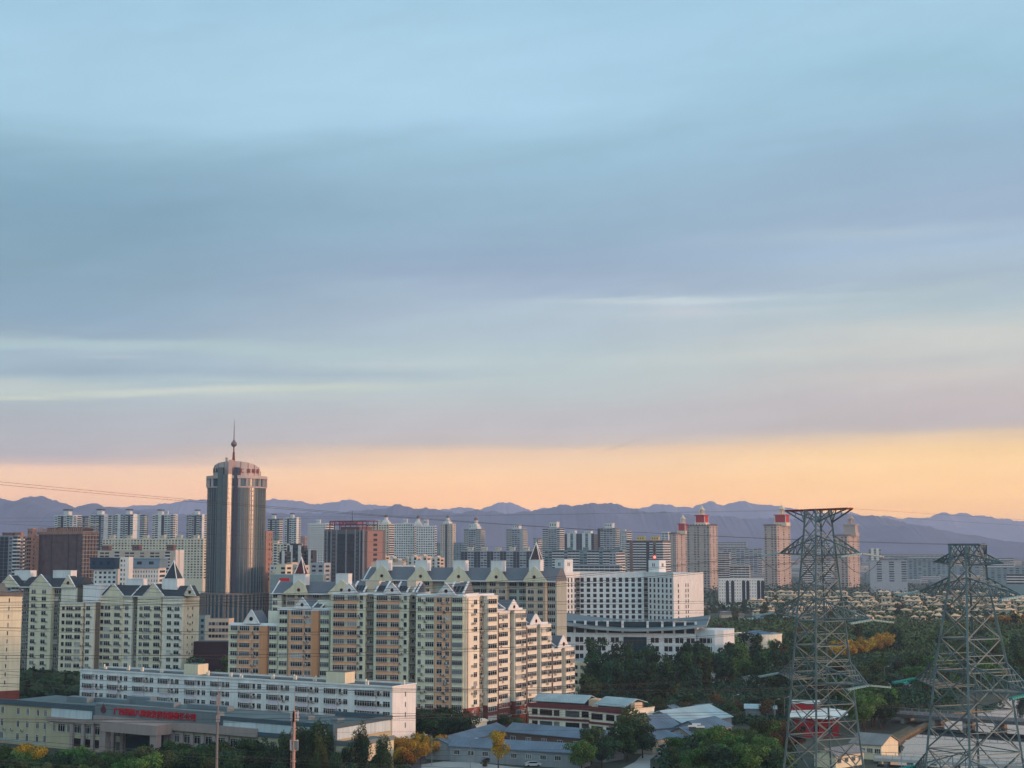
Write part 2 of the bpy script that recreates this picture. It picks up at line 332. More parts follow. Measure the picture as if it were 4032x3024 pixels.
# distant mountains, three ranges one behind the other
def ridge(name, pts, D, m, seed, amp):
    r = random.Random(seed); mb = MB(); pts = sorted(pts); nx = 900; cols = []
    px0, px1 = -500, 4550
    def prof(px):
        if px <= pts[0][0]: return pts[0][1]+12*math.sin(px*.009+seed)
        if px >= pts[-1][0]: return pts[-1][1]+8*math.sin(px*.008)
        for (a, b), (c, d) in zip(pts, pts[1:]):
            if a <= px <= c:
                t = (px-a)/(c-a); t = t*t*(3-2*t)*.5+t*.5; return b+(d-b)*t
    ph = [r.uniform(0, 6) for _ in range(9)]
    prev = None; rows = 26
    for i in range(nx+1):
        px = px0+(px1-px0)*i/nx; zt = pz(prof(px), D)+amp*sum(math.sin(px*f+ph[k])/(1+k*.6) for k, f in enumerate((.031, .067, .113, .19, .31, .52, .87)))*.3
        X = pX(px, D, zt); c = []
        for j in range(rows+1):
            t = j/rows; s = (t/.8) if t < .8 else 1-(t-.8)*1.6
            s = max(0, s); w = 4*s*(1-s) if t < .8 else 0
            y = D-1500*(1-t/.8) if t < .8 else D+(t-.8)*2500
            gul = sum(math.sin(X*.0021*(k+1)+ph[k]+math.sin(y*.0017*(k+1)+ph[-k-1])*1.6)/(k+1) for k in range(5))
            z = max(zt*(s**1.25)+w*zt*.20*gul, -1.0 if j == 0 else -.5) if j else -0.5
            c.append((X*(y/D) if False else X, y, z if t < .8 else zt*s))
        cols.append(c)
    b = 0
    for c in cols: mb.v += c
    n = rows+1
    for i in range(nx):
        for j in range(rows): mb.f.append((i*n+j, (i+1)*n+j, (i+1)*n+j+1, i*n+j+1)); mb.m.append(0)
    return struct(name, mb, m)
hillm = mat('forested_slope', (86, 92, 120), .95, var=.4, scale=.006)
A_ = [(-500,1985),(0,1961),(30,1966),(55,1973),(85,1955),(120,1947),(165,1953),(200,1965),(240,1978),(290,1992),(330,1986),(368,1979),(420,1996),(480,2000),(560,2010),(600,2005),(660,2015),(740,2024),(900,2034),(1050,2016),(1250,2020),(1440,2008),(1500,1999),(1540,1988),(1562,1981),(1600,1993),(1650,2005),(1682,1996),(1715,1998),(1760,2012),(1820,2021),(1880,2006),(1950,2009),(2000,2022),(2040,2020),(2070,2010),(2150,2000),(2200,1987),(2255,1990),(2300,1981),(2345,1975),(2400,1980),(2500,2002),(2560,2014),(2700,2022),(2800,2030),(3000,2040),(3200,2036),(3320,2020),(3400,2028),(3500,2038),(3560,2052),(3640,2072),(3750,2092),(3830,2112),(3950,2132),(4032,2142),(4300,2148)]
B_ = [(-500,1990),(100,2010),(300,2000),(400,1998),(500,1990),(600,1988),(660,1976),(740,1967),(830,1966),(1000,1972),(1050,1964),(1074,1957),(1090,1963),(1130,1965),(1220,1981),(1300,1977),(1390,1972),(1440,1983),(1500,1985),(1600,2000),(1760,2005),(1810,1995),(1880,2000),(1930,1990),(1965,1978),(2002,1976),(2040,1988),(2095,2005),(2150,1997),(2300,2010),(2500,2003),(2540,1993),(2580,1985),(2640,1987),(2665,1996),(2720,1997),(2750,1986),(2800,1974),(2850,1987),(2885,1975),(2930,1965),(2970,1985),(3030,1986),(3100,1995),(3150,2004),(3250,2020),(3600,2060),(4100,2120)]
C_ = [(-500,2060),(1500,2070),(2900,2050),(3150,2024),(3300,2022),(3360,2015),(3400,2028),(3432,2031),(3490,2031),(3530,2042),(3590,2036),(3650,2035),(3710,2022),(3740,2029),(3790,2017),(3840,2025),(3900,2033),(3920,2041),(4032,2047),(4300,2060)]
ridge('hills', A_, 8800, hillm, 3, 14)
hill2 = mat('haze_tinted_slope', (118, 120, 148), .95, var=.3, scale=.006)  # paler base colour paints in distance haze on the two farther ranges
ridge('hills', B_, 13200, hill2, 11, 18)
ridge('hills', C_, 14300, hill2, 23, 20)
# river, banks, weir, paved yards
watm = mat('river_water', (34, 48, 52), .03, var=.1, scale=.05, spec=.5); nt = watm.node_tree
w_ = nt.nodes.new('ShaderNodeTexNoise'); w_.inputs['Scale'].default_value = .35; bp_ = nt.nodes.new('ShaderNodeBump'); bp_.inputs['Strength'].default_value = .012
tc_ = nt.nodes.new('ShaderNodeTexCoord'); nt.links.new(tc_.outputs['Object'], w_.inputs['Vector']); nt.links.new(w_.outputs[0], bp_.inputs['Height']); nt.links.new(bp_.outputs[0], nt.nodes['Principled BSDF'].inputs['Normal'])
def gp(*pp): return [G(x, y) for x, y in pp]
sheet('river', gp((3380,3200),(3460,3000),(3490,2960),(3540,2920),(3600,2880),(3650,2850),(3690,2838),(3850,2790),(3960,2752),(4060,2735),(4500,2720),(4700,3200)), .004, watm)
pavm = mat('asphalt_paving', (92, 94, 94), .9, var=.25, scale=.08); palem = mat('pale_concrete_paving', (168, 170, 166), .9, var=.18, scale=.1)
bankm = mat('stone_bank', (118, 104, 82), .95, var=.4, scale=.3)
sheet('path', gp((3480,2905),(3500,2918),(3620,2870),(3580,2858)), .008, bankm)
sheet('pavement', gp((1640,3200),(1660,3010),(1745,2998),(1850,3000),(2060,3024),(2120,3200)), .008, palem)
sheet('pavement', gp((1300,3200),(1500,2985),(1560,2950),(1700,2960),(1640,3060),(1620,3200)), .004, pavm)
sheet('pavement', gp((2560,2990),(2600,2960),(2640,2900),(2600,2900),(2560,2940),(2500,3000),(2300,3100),(2560,3100)), .004, palem)
mb = MB()
for a, b in zip(gp((3470,2970),(3560,2905),(3660,2850),(3760,2818)), gp((3560,2905),(3660,2850),(3760,2818),(3860,2796))):
    mb.bar((a.x, a.y, .4), (b.x, b.y, .4), 1.6, 1.0)
struct('river_bank', mb, bankm)
# air
mb = MB(); mb.box(-8800, 8800, -400, 16400, -4, 560)
hz = link('haze', mb.mesh('haze', [])); hz['kind'] = 'stuff'; hz['label'] = 'thin bluish evening haze lying over the whole city'
hm = bpy.data.materials.new('haze_air'); hm.use_nodes = True; hn = hm.node_tree; hn.nodes.clear()
pv = hn.nodes.new('ShaderNodeVolumePrincipled'); pv.inputs['Density'].default_value = 0.00008; pv.inputs['Color'].default_value = (.74, .80, 1.0, 1); pv.inputs['Anisotropy'].default_value = 0.2
ho = hn.nodes.new('ShaderNodeOutputMaterial'); hn.links.new(pv.outputs[0], ho.inputs['Volume']); hz.data.materials.append(hm)
# ============================================================ nearer buildings
def gable(B, px0, px1, ye, yp, m, y0=-1.1, y1=4.0, roundwin=True, name='gable', flat=None, roofm=None, tilt=0):
    """triangular gable wall standing on the eaves, with a small roof running back and a round window"""
    x0, x1 = B.x(px0), B.x(px1); xc = (x0+x1)/2; ze, zp = B.z((px0+px1)/2, ye, y0), B.z((px0+px1)/2, yp, y0)
    mb = MB()
    prof = [(x0, ze), (x1, ze), (xc, zp)] if not flat else [(x0, ze), (x1, ze), (x1, ze+.5), (xc+(x1-x0)*.27, ze+(zp-ze)*.55), (xc, zp), (xc-(x1-x0)*.27, ze+(zp-ze)*.55), (x0, ze+.5)]
    mb.ext(prof, 'y', y0, y0+.35, 0)
    mb.ext([(x0+.2, ze), (x1-.2, ze), (xc, zp-.25)], 'y', y0+.36, y1, 1)
    for a, b in (((x0, ze), (xc, zp)), ((xc, zp), (x1, ze))):
        if not flat: mb.bar((a[0], y0+.1, a[1]+.08), (b[0], y0+.1, b[1]+.08), .7, .22, 2)
    if roundwin:
        r = min(.75, (zp-ze)*.14); zc = ze+(zp-ze)*(.3 if flat else .36); ar = [(xc+r*math.cos(k*math.pi/6), zc+r*math.sin(k*math.pi/6)) for k in range(12)]
        mb.poly([(x, y0-.04, z) for x, z in ar], 3)
        for p, q in zip(ar, ar[1:]+ar[:1]): mb.bar((p[0], y0-.03, p[1]), (q[0], y0-.03, q[1]), .16, .16, 4)
    return B.part(name, mb, [m, roofm or SLATE, WHITET, GL, BRICK])
def turret(B, px0, px1, yt, yb, y=1.0, dep=3.2, m=None, rail=False):
    mb = MB(); x0, x1 = B.x(px0), B.x(px1); mb.box(x0, x1, y, y+dep, B.z(px0, yb, y), B.z(px0, yt, y), 0, 1)
    z = B.z(px0, yt, y); mb.box(x0-.12, x1+.12, y-.12, y+dep+.12, z+.003, z+.16, 0)
    return B.part('roof_turret', mb, [m or WHITE, ROOFC])
def spire(B, px0, px1, yb, yt, y=1.0, dep=3.2, m=None):
    mb = MB(); x0, x1 = B.x(px0), B.x(px1); zb, zt = B.z(px0, yb, y), B.z(px0, yt, y); mb.pyr(x0, x1, y, y+dep, zb, zt, 0)
    t = (( x0+x1)/2, y+dep/2, zt)
    for c in ((x0, y), (x1, y), (x1, y+dep), (x0, y+dep)): mb.bar((c[0], c[1], zb), t, .32, .32, 1)
    mb.bar(t, (t[0], t[1], zt+1.6), .12, .12, 1)
    return B.part('spire', mb, [m or SLATED, WHITET])
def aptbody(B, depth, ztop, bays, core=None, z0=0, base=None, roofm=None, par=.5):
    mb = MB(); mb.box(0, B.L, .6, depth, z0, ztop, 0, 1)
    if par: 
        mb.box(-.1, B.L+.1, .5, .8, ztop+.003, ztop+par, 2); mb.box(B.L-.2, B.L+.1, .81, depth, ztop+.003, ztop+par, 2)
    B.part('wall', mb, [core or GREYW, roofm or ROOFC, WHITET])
    for px0, px1, m, yy, zt in bays:
        mb = MB(); x0, x1 = B.x(px0), B.x(px1); mb.box(x0, x1, yy, .597, (base or 0), zt, 0)
        mb.box(x0-.15, x1+.15, yy-.15, .59, zt+.003, zt+.3, 1)
        B.part('bay', mb, [m, WHITET])
def rowz(B, px, y0, dy, n, y=-1.0): return [B.z(px, y0+dy*i, y) for i in range(n)]

# ---- left complex (cream, slate roofs, white turrets)
def lc(name_label, pxA, YA, pxC, YC, eave, ridge, bays, cols, row0, dy, n, gables, turrets, depth=12, side=None, topbox=None, brickz=None, sy=0, group='cream apartment blocks with dark gabled roofs on the left'):
    B = Bld('apartment_block', name_label, 'apartment block', pxA, YA, pxC, YC, group)
    pm = (pxA+pxC)/2; ze = B.z(pm, eave, -.5)
    aptbody(B, depth, ze, [(a, b, m, yy, ze-.35) for a, b, m, yy in bays], par=0, base=brickz)
    if brickz:
        mb = MB()
        for a, b, m, yy in bays: mb.box(B.x(a)-.05, B.x(b)+.05, yy-.05, .59, 0, brickz-.003)
        B.part('plinth', mb, BRICK)
    if ridge:
        zr = B.z(pm, ridge, depth*.3); mb = MB()
        mb.ext([(-1.0, ze+.01), (depth+.5, ze+.01), (depth*.62, zr), (depth*.38, zr)], 'x', -.3, B.L+.2, 0)
        mb.box(-.4, B.L+.3, -1.3, -1.0, ze-.3, ze+.1, 1)
        B.part('roof', mb, [SLATED, WHITET])
    zs = rowz(B, pm, row0, dy, n)
    for px, w, hh, k, yy, arch0 in cols:
        x = B.x(px); ww = w/F*YC
        for i, z in enumerate(zs):
            if arch0 and i == 0 and ridge: B.win(x-ww*.27, z, ww*.5, 2.0, 1, yy, arch=True); B.win(x+ww*.27, z, ww*.5, 2.0, 1, yy, arch=True); continue
            B.win(x, z, ww*1.15, hh*1.12, k, yy)
            if k >= 2 and rnd.random() < .6: B.ac(x+ww*.5+.7, z-.9, yy)
    for g in gables: gable(B, *g[:4], CREAM, y0=g[4] if len(g) > 4 else -1.4, roofm=SLATED, roundwin=len(g) > 5)
    for t in turrets: turret(B, *t)
    if side:
        for z in zs:
            for yy in side: B.win(yy, z, .8, 1.2, 1, sy, side=True)
            if rnd.random() < .5: B.ac(side[0]+1.4, z-.8, sy, side=True)
    # balcony rails in the recesses
    return B, ze, zs
B, ze, zs = lc('taller cream block behind the left end wall, three gables on its dark roof', 88, 664, 300, 652, 2312, 2272,
  [(122,210,CREAM,-1.2),(243,300,CREAMP,-.6)], [(139,20,1.6,2,-1.2,True),(180,20,1.6,2,-1.2,True),(95,14,1.5,2,.6,False),(110,14,1.5,2,.6,False),(218,16,1.5,2,.6,False),(234,14,1.5,2,.6,False)], 2329, 28.2, 12,
  [(1,83,2312,2264),(122,210,2312,2262),(243,298,2312,2266,-.8,1)], [(180,250,2247,2285,4.0,4.0),(28,90,2247,2285,4.0,4.0)], brickz=6.5)
B.done()
B, ze, zs = lc('lower cream section with a white box on its roof, between two gabled blocks', 240, 650, 378, 645, 2372, None,
  [(242,332,CREAM,-1.2),(338,374,CREAMP,-.4)], [(257,12,1.5,1,-1.2,False),(281,26,1.6,3,-1.2,False),(314,24,1.6,2,-1.2,False),(350,16,1.5,2,-.4,False)], 2395, 28.2, 10, [], [(315,380,2305,2370,2.0,8.0)], brickz=6.5)
for z in zs[::1]: B.ac(B.x(336), z-.6, -.4)
B.done()
B, ze, zs = lc('long cream block with a dark pointed spire, left of the glass tower', 388, 650, 722, 634, 2347, 2305,
  [(393,490,CREAM,-1.2),(490,524,CREAMP,-.5),(548,640,CREAM,-1.2),(644,722,CREAMP,-.8)],
  [(410,14,1.5,1,-1.2,False),(431,26,1.6,3,-1.2,True),(469,24,1.6,3,-1.2,False),(503,16,1.5,2,-.5,True),(537,16,1.5,2,.6,False),(563,14,1.5,2,-1.2,True),(586,26,1.6,3,-1.2,False),(626,26,1.6,3,-1.2,False),(672,18,1.5,2,-.8,False),(702,22,1.5,2,-.8,True)],
  2394, 28.4, 11, [(415,494,2347,2300),(570,652,2347,2297),(720,768,2347,2303,.3,1)], [(468,530,2280,2322,4.5,4.0),(624,684,2279,2322,2.0,5.5)], depth=11.5, side=(3.0, 6.5), sy=.25)
spire(B, 630, 680, 2278, 2207, 2.3, 5.0)
mb = MB()
for px in (398, 523): mb.bar((B.x(px), -1.2, ze), (B.x(px)+2.5, 2.5, ze+4.6), .5, .35)
B.part('roof_edge', mb, WHITET)
mb = MB(); mb.box(B.x(548), B.x(720), -1.3, -.2, zs[0]+1.6, zs[0]+1.9); mb.box(B.x(400), B.x(520), -1.5, -.2, zs[0]+1.6, zs[0]+1.9); B.part('cornice', mb, WHITET)
mb = MB(); mb.box(B.L+.001, B.L+.25, .6, 11.5, 0, ze-.3); B.part('end_wall', mb, CREAM)
B.done()
# ---- cream end wall at the frame's left edge
B = Bld('apartment_block', 'plain cream end wall with one column of slit windows at the left edge', 'apartment block', -150, 550, 86, 561)
zt = B.z(60, 2347); mb = MB(); mb.box(0, B.L, 0, 12, 7.2, zt, 0, 1); B.part('wall', mb, [CREAM, ROOFC])
mb = MB(); mb.box(-.1, B.L+.1, -.1, 12, 0, 7.19); B.part('plinth', mb, BRICK)
mb = MB(); mb.box(-.2, B.L+.3, -.3, 12, zt+.003, zt+1.3); mb.ext([(-.3, zt+1.31), (9, zt+1.31), (6, zt+4.6)], 'x', 0, B.x(28), 0); B.part('roof', mb, mat('grey_tile', (112, 106, 100)))
for i in range(11):
    z = B.z(34, 2363+32.4*i); B.win(B.x(35-i*.7), z, .5, 1.5, 1)
mb = MB()
for i in range(11): z = B.z(34, 2378+32.4*i); mb.box(0, B.L+.01, -.03, .0, z, z+.08)
B.part('wall_joint', mb, GREYW); B.done()

# ---- white six-storey block
B = Bld('apartment_block', 'long low white block with lilac balcony fronts and a bare end wall', 'apartment block', 315, 506, 1545, 443.6, zr=15)
zt = B.z(1545, 2708); dep = B.d(1637); mb = MB(); mb.box(0, B.L, 0, dep, 3.4, zt, 0, 1)
mb.box(-.2, B.L+.2, -.35, .1, zt+.003, zt+.45, 2); mb.box(-.2, B.L+.2, dep-.3, dep+.2, zt+.003, zt+.45, 2); mb.box(B.L-.2, B.L+.2, .11, dep-.31, zt+.003, zt+.45, 2)
B.part('wall', mb, [WHITE, ROOFC, WHITET])
mb = MB(); mb.box(-.1, B.L+.1, -.1, dep+.1, 0, 3.39); B.part('plinth', mb, mat('orange_red_brick', (150, 74, 52), streak=.3))
units = [(322,410,0),(420,505,0),(520,607,0),(620,707,0),(725,812,0),(828,905,0),(937,1032,0),(1048,1142,0),(1162,1258,0),(1274,1372,0),(1390,1542,1)]
st = 2.95
for a, b, last in units:
    xa, xb = B.x(a), B.x(b); w = xb-xa
    if not last: spec = [(.08, 1.3, 2, 0), (.36, w*.36, 5, -.9), (.66, 1.0, 1, 0), (.88, 1.5, 2, 0)]
    else: spec = [(.10, 1.6, 2, 0), (.38, w*.42, 7, -.9), (.66, 1.0, 1, 0), (.87, 2.4, 3, 0)]
    x0, x1 = xa+w*(.17), xa+w*.55
    if last: x0, x1 = xa+w*.17, xa+w*.60
    for i in range(5):
        z = zt-1.9-st*i
        for fx, ww, k, yy in spec: B.win(xa+w*fx, z, ww*1.05, 1.6, k, yy)
        for fx in (.165, .60, .74):
            if rnd.random() < .62: B.ac(xa+w*fx, z-.3-rnd.random()*.9, 0)
        mb = MB(); mb.box(x0, x1, -.9, -.003, z-2.1, z-.85, 0); mb.box(x0-.05, x1+.05, -.95, -.003, z+.85, z+.97, 1); B.put('balcony', mb.mesh('balcony', [LILAC if i % 4 else WHITE, WHITET]), (0, 0, 0))
for i in range(4): B.win(dep*.55, zt-2.3-st*i*1.02, .5, 1.5, 1, 0, side=True)
mb = MB(); x = B.x(1310); mb.box(B.x(1255), B.x(1330), 3.5, 8.5, zt, zt+3.3, 0, 1); B.part('stair_house', mb, [CREAM, ROOFC])
mb = MB(); mb.box(B.x(680), B.x(735), 5, 10, zt, zt+3.3, 0, 1); B.part('stair_house', mb, [CREAM, ROOFC])
for i in range(14):
    x = B.L*(i+.5)/14+rnd.uniform(-2, 2); mb = MB(); y = rnd.uniform(2, 9)
    for dxx in (0, .8): mb.box(x+dxx, x+dxx+.3, y, y+.5, zt, zt+rnd.uniform(.8, 1.7))
    B.part('roof_vent', mb, CREAMP)
for i in range(5):
    x = B.L*(i+.3)/5.6; mb = MB(); mb.box(x, x+rnd.uniform(3, 7), rnd.uniform(3, 4.5), 8, zt+.004, zt+.05); B.part('roof_patch', mb, mat('dark_roof_felt', (60, 64, 64)))
B.done()

# ---- stepped peach and green complex, front row (one thing per block)
def block(label, pxA, YA, pxC, YC, ytop, bays, wins, row0, dy, n, depth=14, bandz=None, gab=None, gz=None, extra=None, bandcols=(), brick=None, sideb=0, zr=35, wx=-1.0, acs=(), thin=False):
    B = Bld('apartment_block', label, 'apartment block', pxA, YA, pxC, YC, 'stepped peach and green apartment blocks', zr=zr)
    pm = (pxA+pxC)/2; zt = B.z(pm, ytop, 0)
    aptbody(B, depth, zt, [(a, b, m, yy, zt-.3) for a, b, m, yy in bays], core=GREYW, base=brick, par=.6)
    zs = rowz(B, pm, row0, dy, n, wx)
    for px, w, k, yy in wins:
        ww = B.x(px+w/2)-B.x(px-w/2)
        for z in zs: B.win(B.x(px), z, ww, 1.65, k, yy)
    for a, b, m, yy in bandcols:
        for i, z in enumerate(zs):
            mb = MB(); mb.box(B.x(a), B.x(b), yy-.35, yy, z-2.15, z-.9, 0); mb.box(B.x(a)-.04, B.x(b)+.04, yy-.4, yy, z-.9+.003, z-.8, 1)
            B.put('balcony', mb.mesh('balcony', [m, WHITET]), (0, 0, 0))
    for px, yy, pr in acs:
        for z in zs:
            if rnd.random() < pr: B.ac(B.x(px)+rnd.uniform(-.3, .3), z-rnd.choice((.5, 1.3, 1.5)), yy)
            if rnd.random() < pr*.5: B.ac(B.x(px)+rnd.uniform(.6, 1.0), z-rnd.choice((1.2, 1.5)), yy)
    if brick:
        mb = MB()
        for a, b, m, yy in bays: mb.box(B.x(a)-.04, B.x(b)+.04, yy-.06, .59, 0, brick-.003)
        B.part('plinth', mb, BRICK)
    return B, zt, zs
def skyroof(B, px0, px1, ye, yr, zt, m=SLATE):
    x0, x1 = B.x(px0), B.x(px1); zr = B.z(px0, yr, 6); mb = MB()
    mb.ext([(.4, zt+.61), (11, zt+.61), (8, zr), (5.5, zr)], 'x', x0, x1, 0)
    for x in (x0, x1): mb.bar((x, .2, zt+.7), (x, 5.6, zr+.15), .6, .3, 1)
    for k in range(3):
        a = x0+(x1-x0)*(k+.3)/3.4
        p = [(a, 1.2), (a+1.0, 1.2), (a+1.0, 3.6), (a, 3.6)]
        mb.poly([(x, y-.06, zt+.61+(y-.4)/5.1*(zr-zt-.61)+.05) for x, y in p], 2)
    B.part('roof', mb, [m, WHITET, GL])
B, zt, zs = block('lowest peach and green apartment block, at the left end of the stepped row', 905, 521, 1100, 515, 2460,
  [(905,943,GREENP,-.6),(945,1060,PEACH,-1.2),(1064,1100,GREENP,-.6)], [(928,27,3,-1.0),(972,40,5,-1.55),(1016,24,2,-1.2),(1080,28,3,-.95)], 2474, 33.2, 9,
  bandcols=[(946,1000,PEACH,-1.2),(907,942,GREENP,-.6),(1066,1099,GREENP,-.6)], acs=[(1004,-1.2,.8),(951,-1.5,.3)])
gable(B, 963, 1026, 2456, 2402, WHITE, y0=-1.0, y1=7); mb = MB(); mb.box(B.x(1040), B.x(1098), 3, 9, zt, B.z(1060, 2405, 3), 0, 1); B.part('stair_house', mb, [CREAMP, ROOFC])
mb = MB(); mb.box(B.x(1036), B.x(1060), -1.75, -1.2, 0, zt-.4); B.part('pier', mb, ORANGE)
B.done()
B, zt, zs = block('second peach and green block from the left, with a small white gable', 1100, 514, 1306, 508, 2400,
  [(1100,1138,GREENP,-.6),(1142,1262,PEACH,-1.2),(1266,1304,GREENP,-.6)], [(1121,32,3,-1.0),(1177,46,5,-1.55),(1219,26,2,-1.2),(1283,34,4,-.95)], 2412, 33.7, 10,
  bandcols=[(1148,1205,PEACH,-1.2),(1103,1137,GREENP,-.6),(1266,1302,GREENP,-.6)], acs=[(1208,-1.2,.9)])
gable(B, 1160, 1228, 2397, 2353, WHITE, y0=-1.0, y1=7); mb = MB(); mb.box(B.x(1240), B.x(1298), 3, 9, zt, B.z(1260, 2362, 3), 0, 1); B.part('stair_house', mb, [CREAMP, ROOFC])
mb = MB(); mb.box(B.x(1239), B.x(1261), -1.75, -1.2, 0, zt-.4); B.part('pier', mb, ORANGE)
skyroof(B, 1228, 1262, 2395, 2366, zt); B.done()
B, zt, zs = block('tall peach and green block with two peach bays and dark recesses', 1306, 505, 1640, 497, 2340,
  [(1306,1442,GREENP,-.8),(1475,1612,GREENP,-.8)], [(1340,44,5,-1.35),(1392,38,4,-1.35),(1426,14,1,-.8),(1460,14,2,.6),(1509,44,5,-1.35),(1560,34,4,-1.35),(1599,14,1,-.8),(1625,12,1,.6)], 2354, 34.5, 12,
  bandcols=[(1318,1410,PEACH,-.8),(1488,1574,PEACH,-.8)], acs=[(1414,-.8,.9),(1580,-.8,.9),(1446,.5,.4),(1632,.5,.5)])
gable(B, 1345, 1412, 2338, 2298, WHITE, y0=-1.0, y1=7); gable(B, 1512, 1582, 2338, 2298, WHITE, y0=-1.0, y1=7)
skyroof(B, 1385, 1430, 2338, 2290, zt); skyroof(B, 1475, 1512, 2338, 2290, zt); skyroof(B, 1556, 1600, 2338, 2292, zt); skyroof(B, 1625, 1638, 2338, 2295, zt)
for a, b in ((1425, 1478), (1590, 1625)):
    mb = MB(); mb.box(B.x(a), B.x(b), 3, 9, zt, B.z(a, 2288, 3), 0, 1); B.part('stair_house', mb, [mat('beige_render', (206, 190, 168)), ROOFC])
for a, b in ((1443, 1474), (1614, 1638)):
    for z in zs: mb = MB(); mb.box(B.x(a), B.x(b), -.5, .59, z-1.3, z-1.15); mb.box(B.x(a), B.x(b), -.5, -.45, z-1.14, z-.4, 1); B.put('balcony_slab', mb.mesh('balcony_slab', [CONC, GREYW]), (0, 0, 0))
B.done()
B, zt, zs = block('corner block with a peach centre bay and red brick base', 1640, 496, 1829, 491, 2345,
  [(1641,1714,GREENP,-.8),(1716,1780,PEACH,-.9),(1782,1829,GREENP,-.8)], [(1655,14,2,-.8),(1695,34,4,-.8),(1734,22,2,-.9),(1765,16,2,-.9),(1805,40,5,-1.2)], 2362, 35.1, 14, brick=8.0,
  bandcols=[(1783,1827,GREENP,-.8)], acs=[(1668,-.8,.8),(1745,-.9,.8),(1757,-.9,.7)])
gable(B, 1722, 1798, 2344, 2298, WHITE, y0=-1.0, y1=8); skyroof(B, 1768, 1822, 2343, 2292, zt)
mb = MB(); mb.box(B.x(1729), B.x(1790), 5, 9, zt, B.z(1740, 2290, 5), 0, 1); B.part('stair_house', mb, [CREAMP, ROOFC]); B.done()
# wing stepping down to the right, facing the low sun
WA = Vector((pX(1829, 491, 35), 491)); WB_ = Vector((pX(2256, 546, 35), 546))
def wY(px):
    d = WB_-WA; a = (px-CX)/F; t = (a*(WA.y*cs+(35-H)*sn)-WA.x)/(d.x-a*d.y*cs); return WA.y+t*d.y
def wing(label, p0, p1, ytop, bays, wins, n, bands, acs, gab=None, d=12, row1=17):
    B, zt, zs = block(label, p0, wY(p0), p1, wY(p1), ytop, bays, [], ytop, 10, 1, depth=d, brick=8.0)
    zs = [zt-1.9-2.92*i for i in range(n)]
    for px, w, k, yy in wins:
        ww = B.x(px+w/2)-B.x(px-w/2)
        for z in zs: B.win(B.x(px), z, ww*1.04, 1.65, k, yy)
    for a, b, m, yy in bands:
        for z in zs:
            mb = MB(); mb.box(B.x(a), B.x(b), yy-.3, yy, z-2.15, z-.9, 0 if z > 9 else 2); mb.box(B.x(a)-.04, B.x(b)+.04, yy-.35, yy, z-.897, z-.78, 1)
            B.put('balcony', mb.mesh('balcony', [m, WHITET, BRICK]), (0, 0, 0))
    for px, yy in acs:
        for z in zs:
            if rnd.random() < .8: B.ac(B.x(px)+rnd.uniform(-.3, .3), z-rnd.choice((.4, 1.3)), yy)
            if rnd.random() < .4: B.ac(B.x(px)+1.1, z-1.3, yy)
    if gab: gable(B, *gab, WHITE, y0=-1.0, y1=6, flat=True)
    mb = MB(); mb.bar((B.x(p0+2), -1.15, 0), (B.x(p0+2), -1.15, zt-.5), .18, .18); B.part('drain_pipe', mb, BRICK)
    return B, zt, zs
B, zt, zs = wing('tallest lit cream wing beside the corner block, first step of the right side', 1829, 1950, 2346,
  [(1829,1880,CREAMP,-.8),(1909,1950,CREAMP,-1.0)], [(1864,13,2,-.8),(1893,22,3,.6),(1926,32,4,-1.35)], 14, [(1910,1945,CREAMP,-1.0)], [(1852,-.8),(1900,.5)], d=13)
B.done()
B, zt, zs = wing('second step of the cream right wing, with a narrow white gable', 1950, 2062, 2403,
  [(1951,1998,CREAMP,-1.0),(2016,2060,CREAMP,-1.0)], [(1972,34,5,-1.0),(2004,10,1,.6),(2029,20,3,-1.35),(2050,16,2,-1.35)], 12, [(1952,1994,CREAMP,-1.0),(2018,2058,CREAMP,-1.0)], [(1960,-1.0),(2010,.5),(2044,-1.35)], (1993,2036,2402,2359))
skyroof(B, 1952, 1990, 2403, 2362, zt); B.done()
B, zt, zs = wing('third step of the cream right wing, below the narrow gable', 2062, 2162, 2459,
  [(2064,2104,CREAMP,-1.0),(2118,2160,CREAMP,-1.0)], [(2082,34,5,-1.3),(2110,10,1,.6),(2130,18,3,-1.35),(2151,16,2,-1.35)], 10, [(2065,2102,CREAMP,-1.0),(2120,2158,CREAMP,-1.0)], [(2072,-1.3),(2111,.5),(2141,-1.35)], (2079,2124,2459,2413))
skyroof(B, 2064, 2082, 2459, 2420, zt); B.done()
B, zt, zs = wing('lowest step of the cream right wing, at its right end', 2162, 2252, 2551,
  [(2164,2200,CREAMP,-1.0),(2214,2250,CREAMP,-1.0)], [(2181,32,5,-1.3),(2207,10,1,.6),(2224,16,2,-1.35),(2242,15,2,-1.35)], 7, [(2165,2199,CREAMP,-1.0),(2215,2250,CREAMP,-1.0)], [(2172,-1.3),(2234,-1.35)], (2188,2231,2551,2500))
skyroof(B, 2164, 2190, 2551, 2510, zt); B.done()

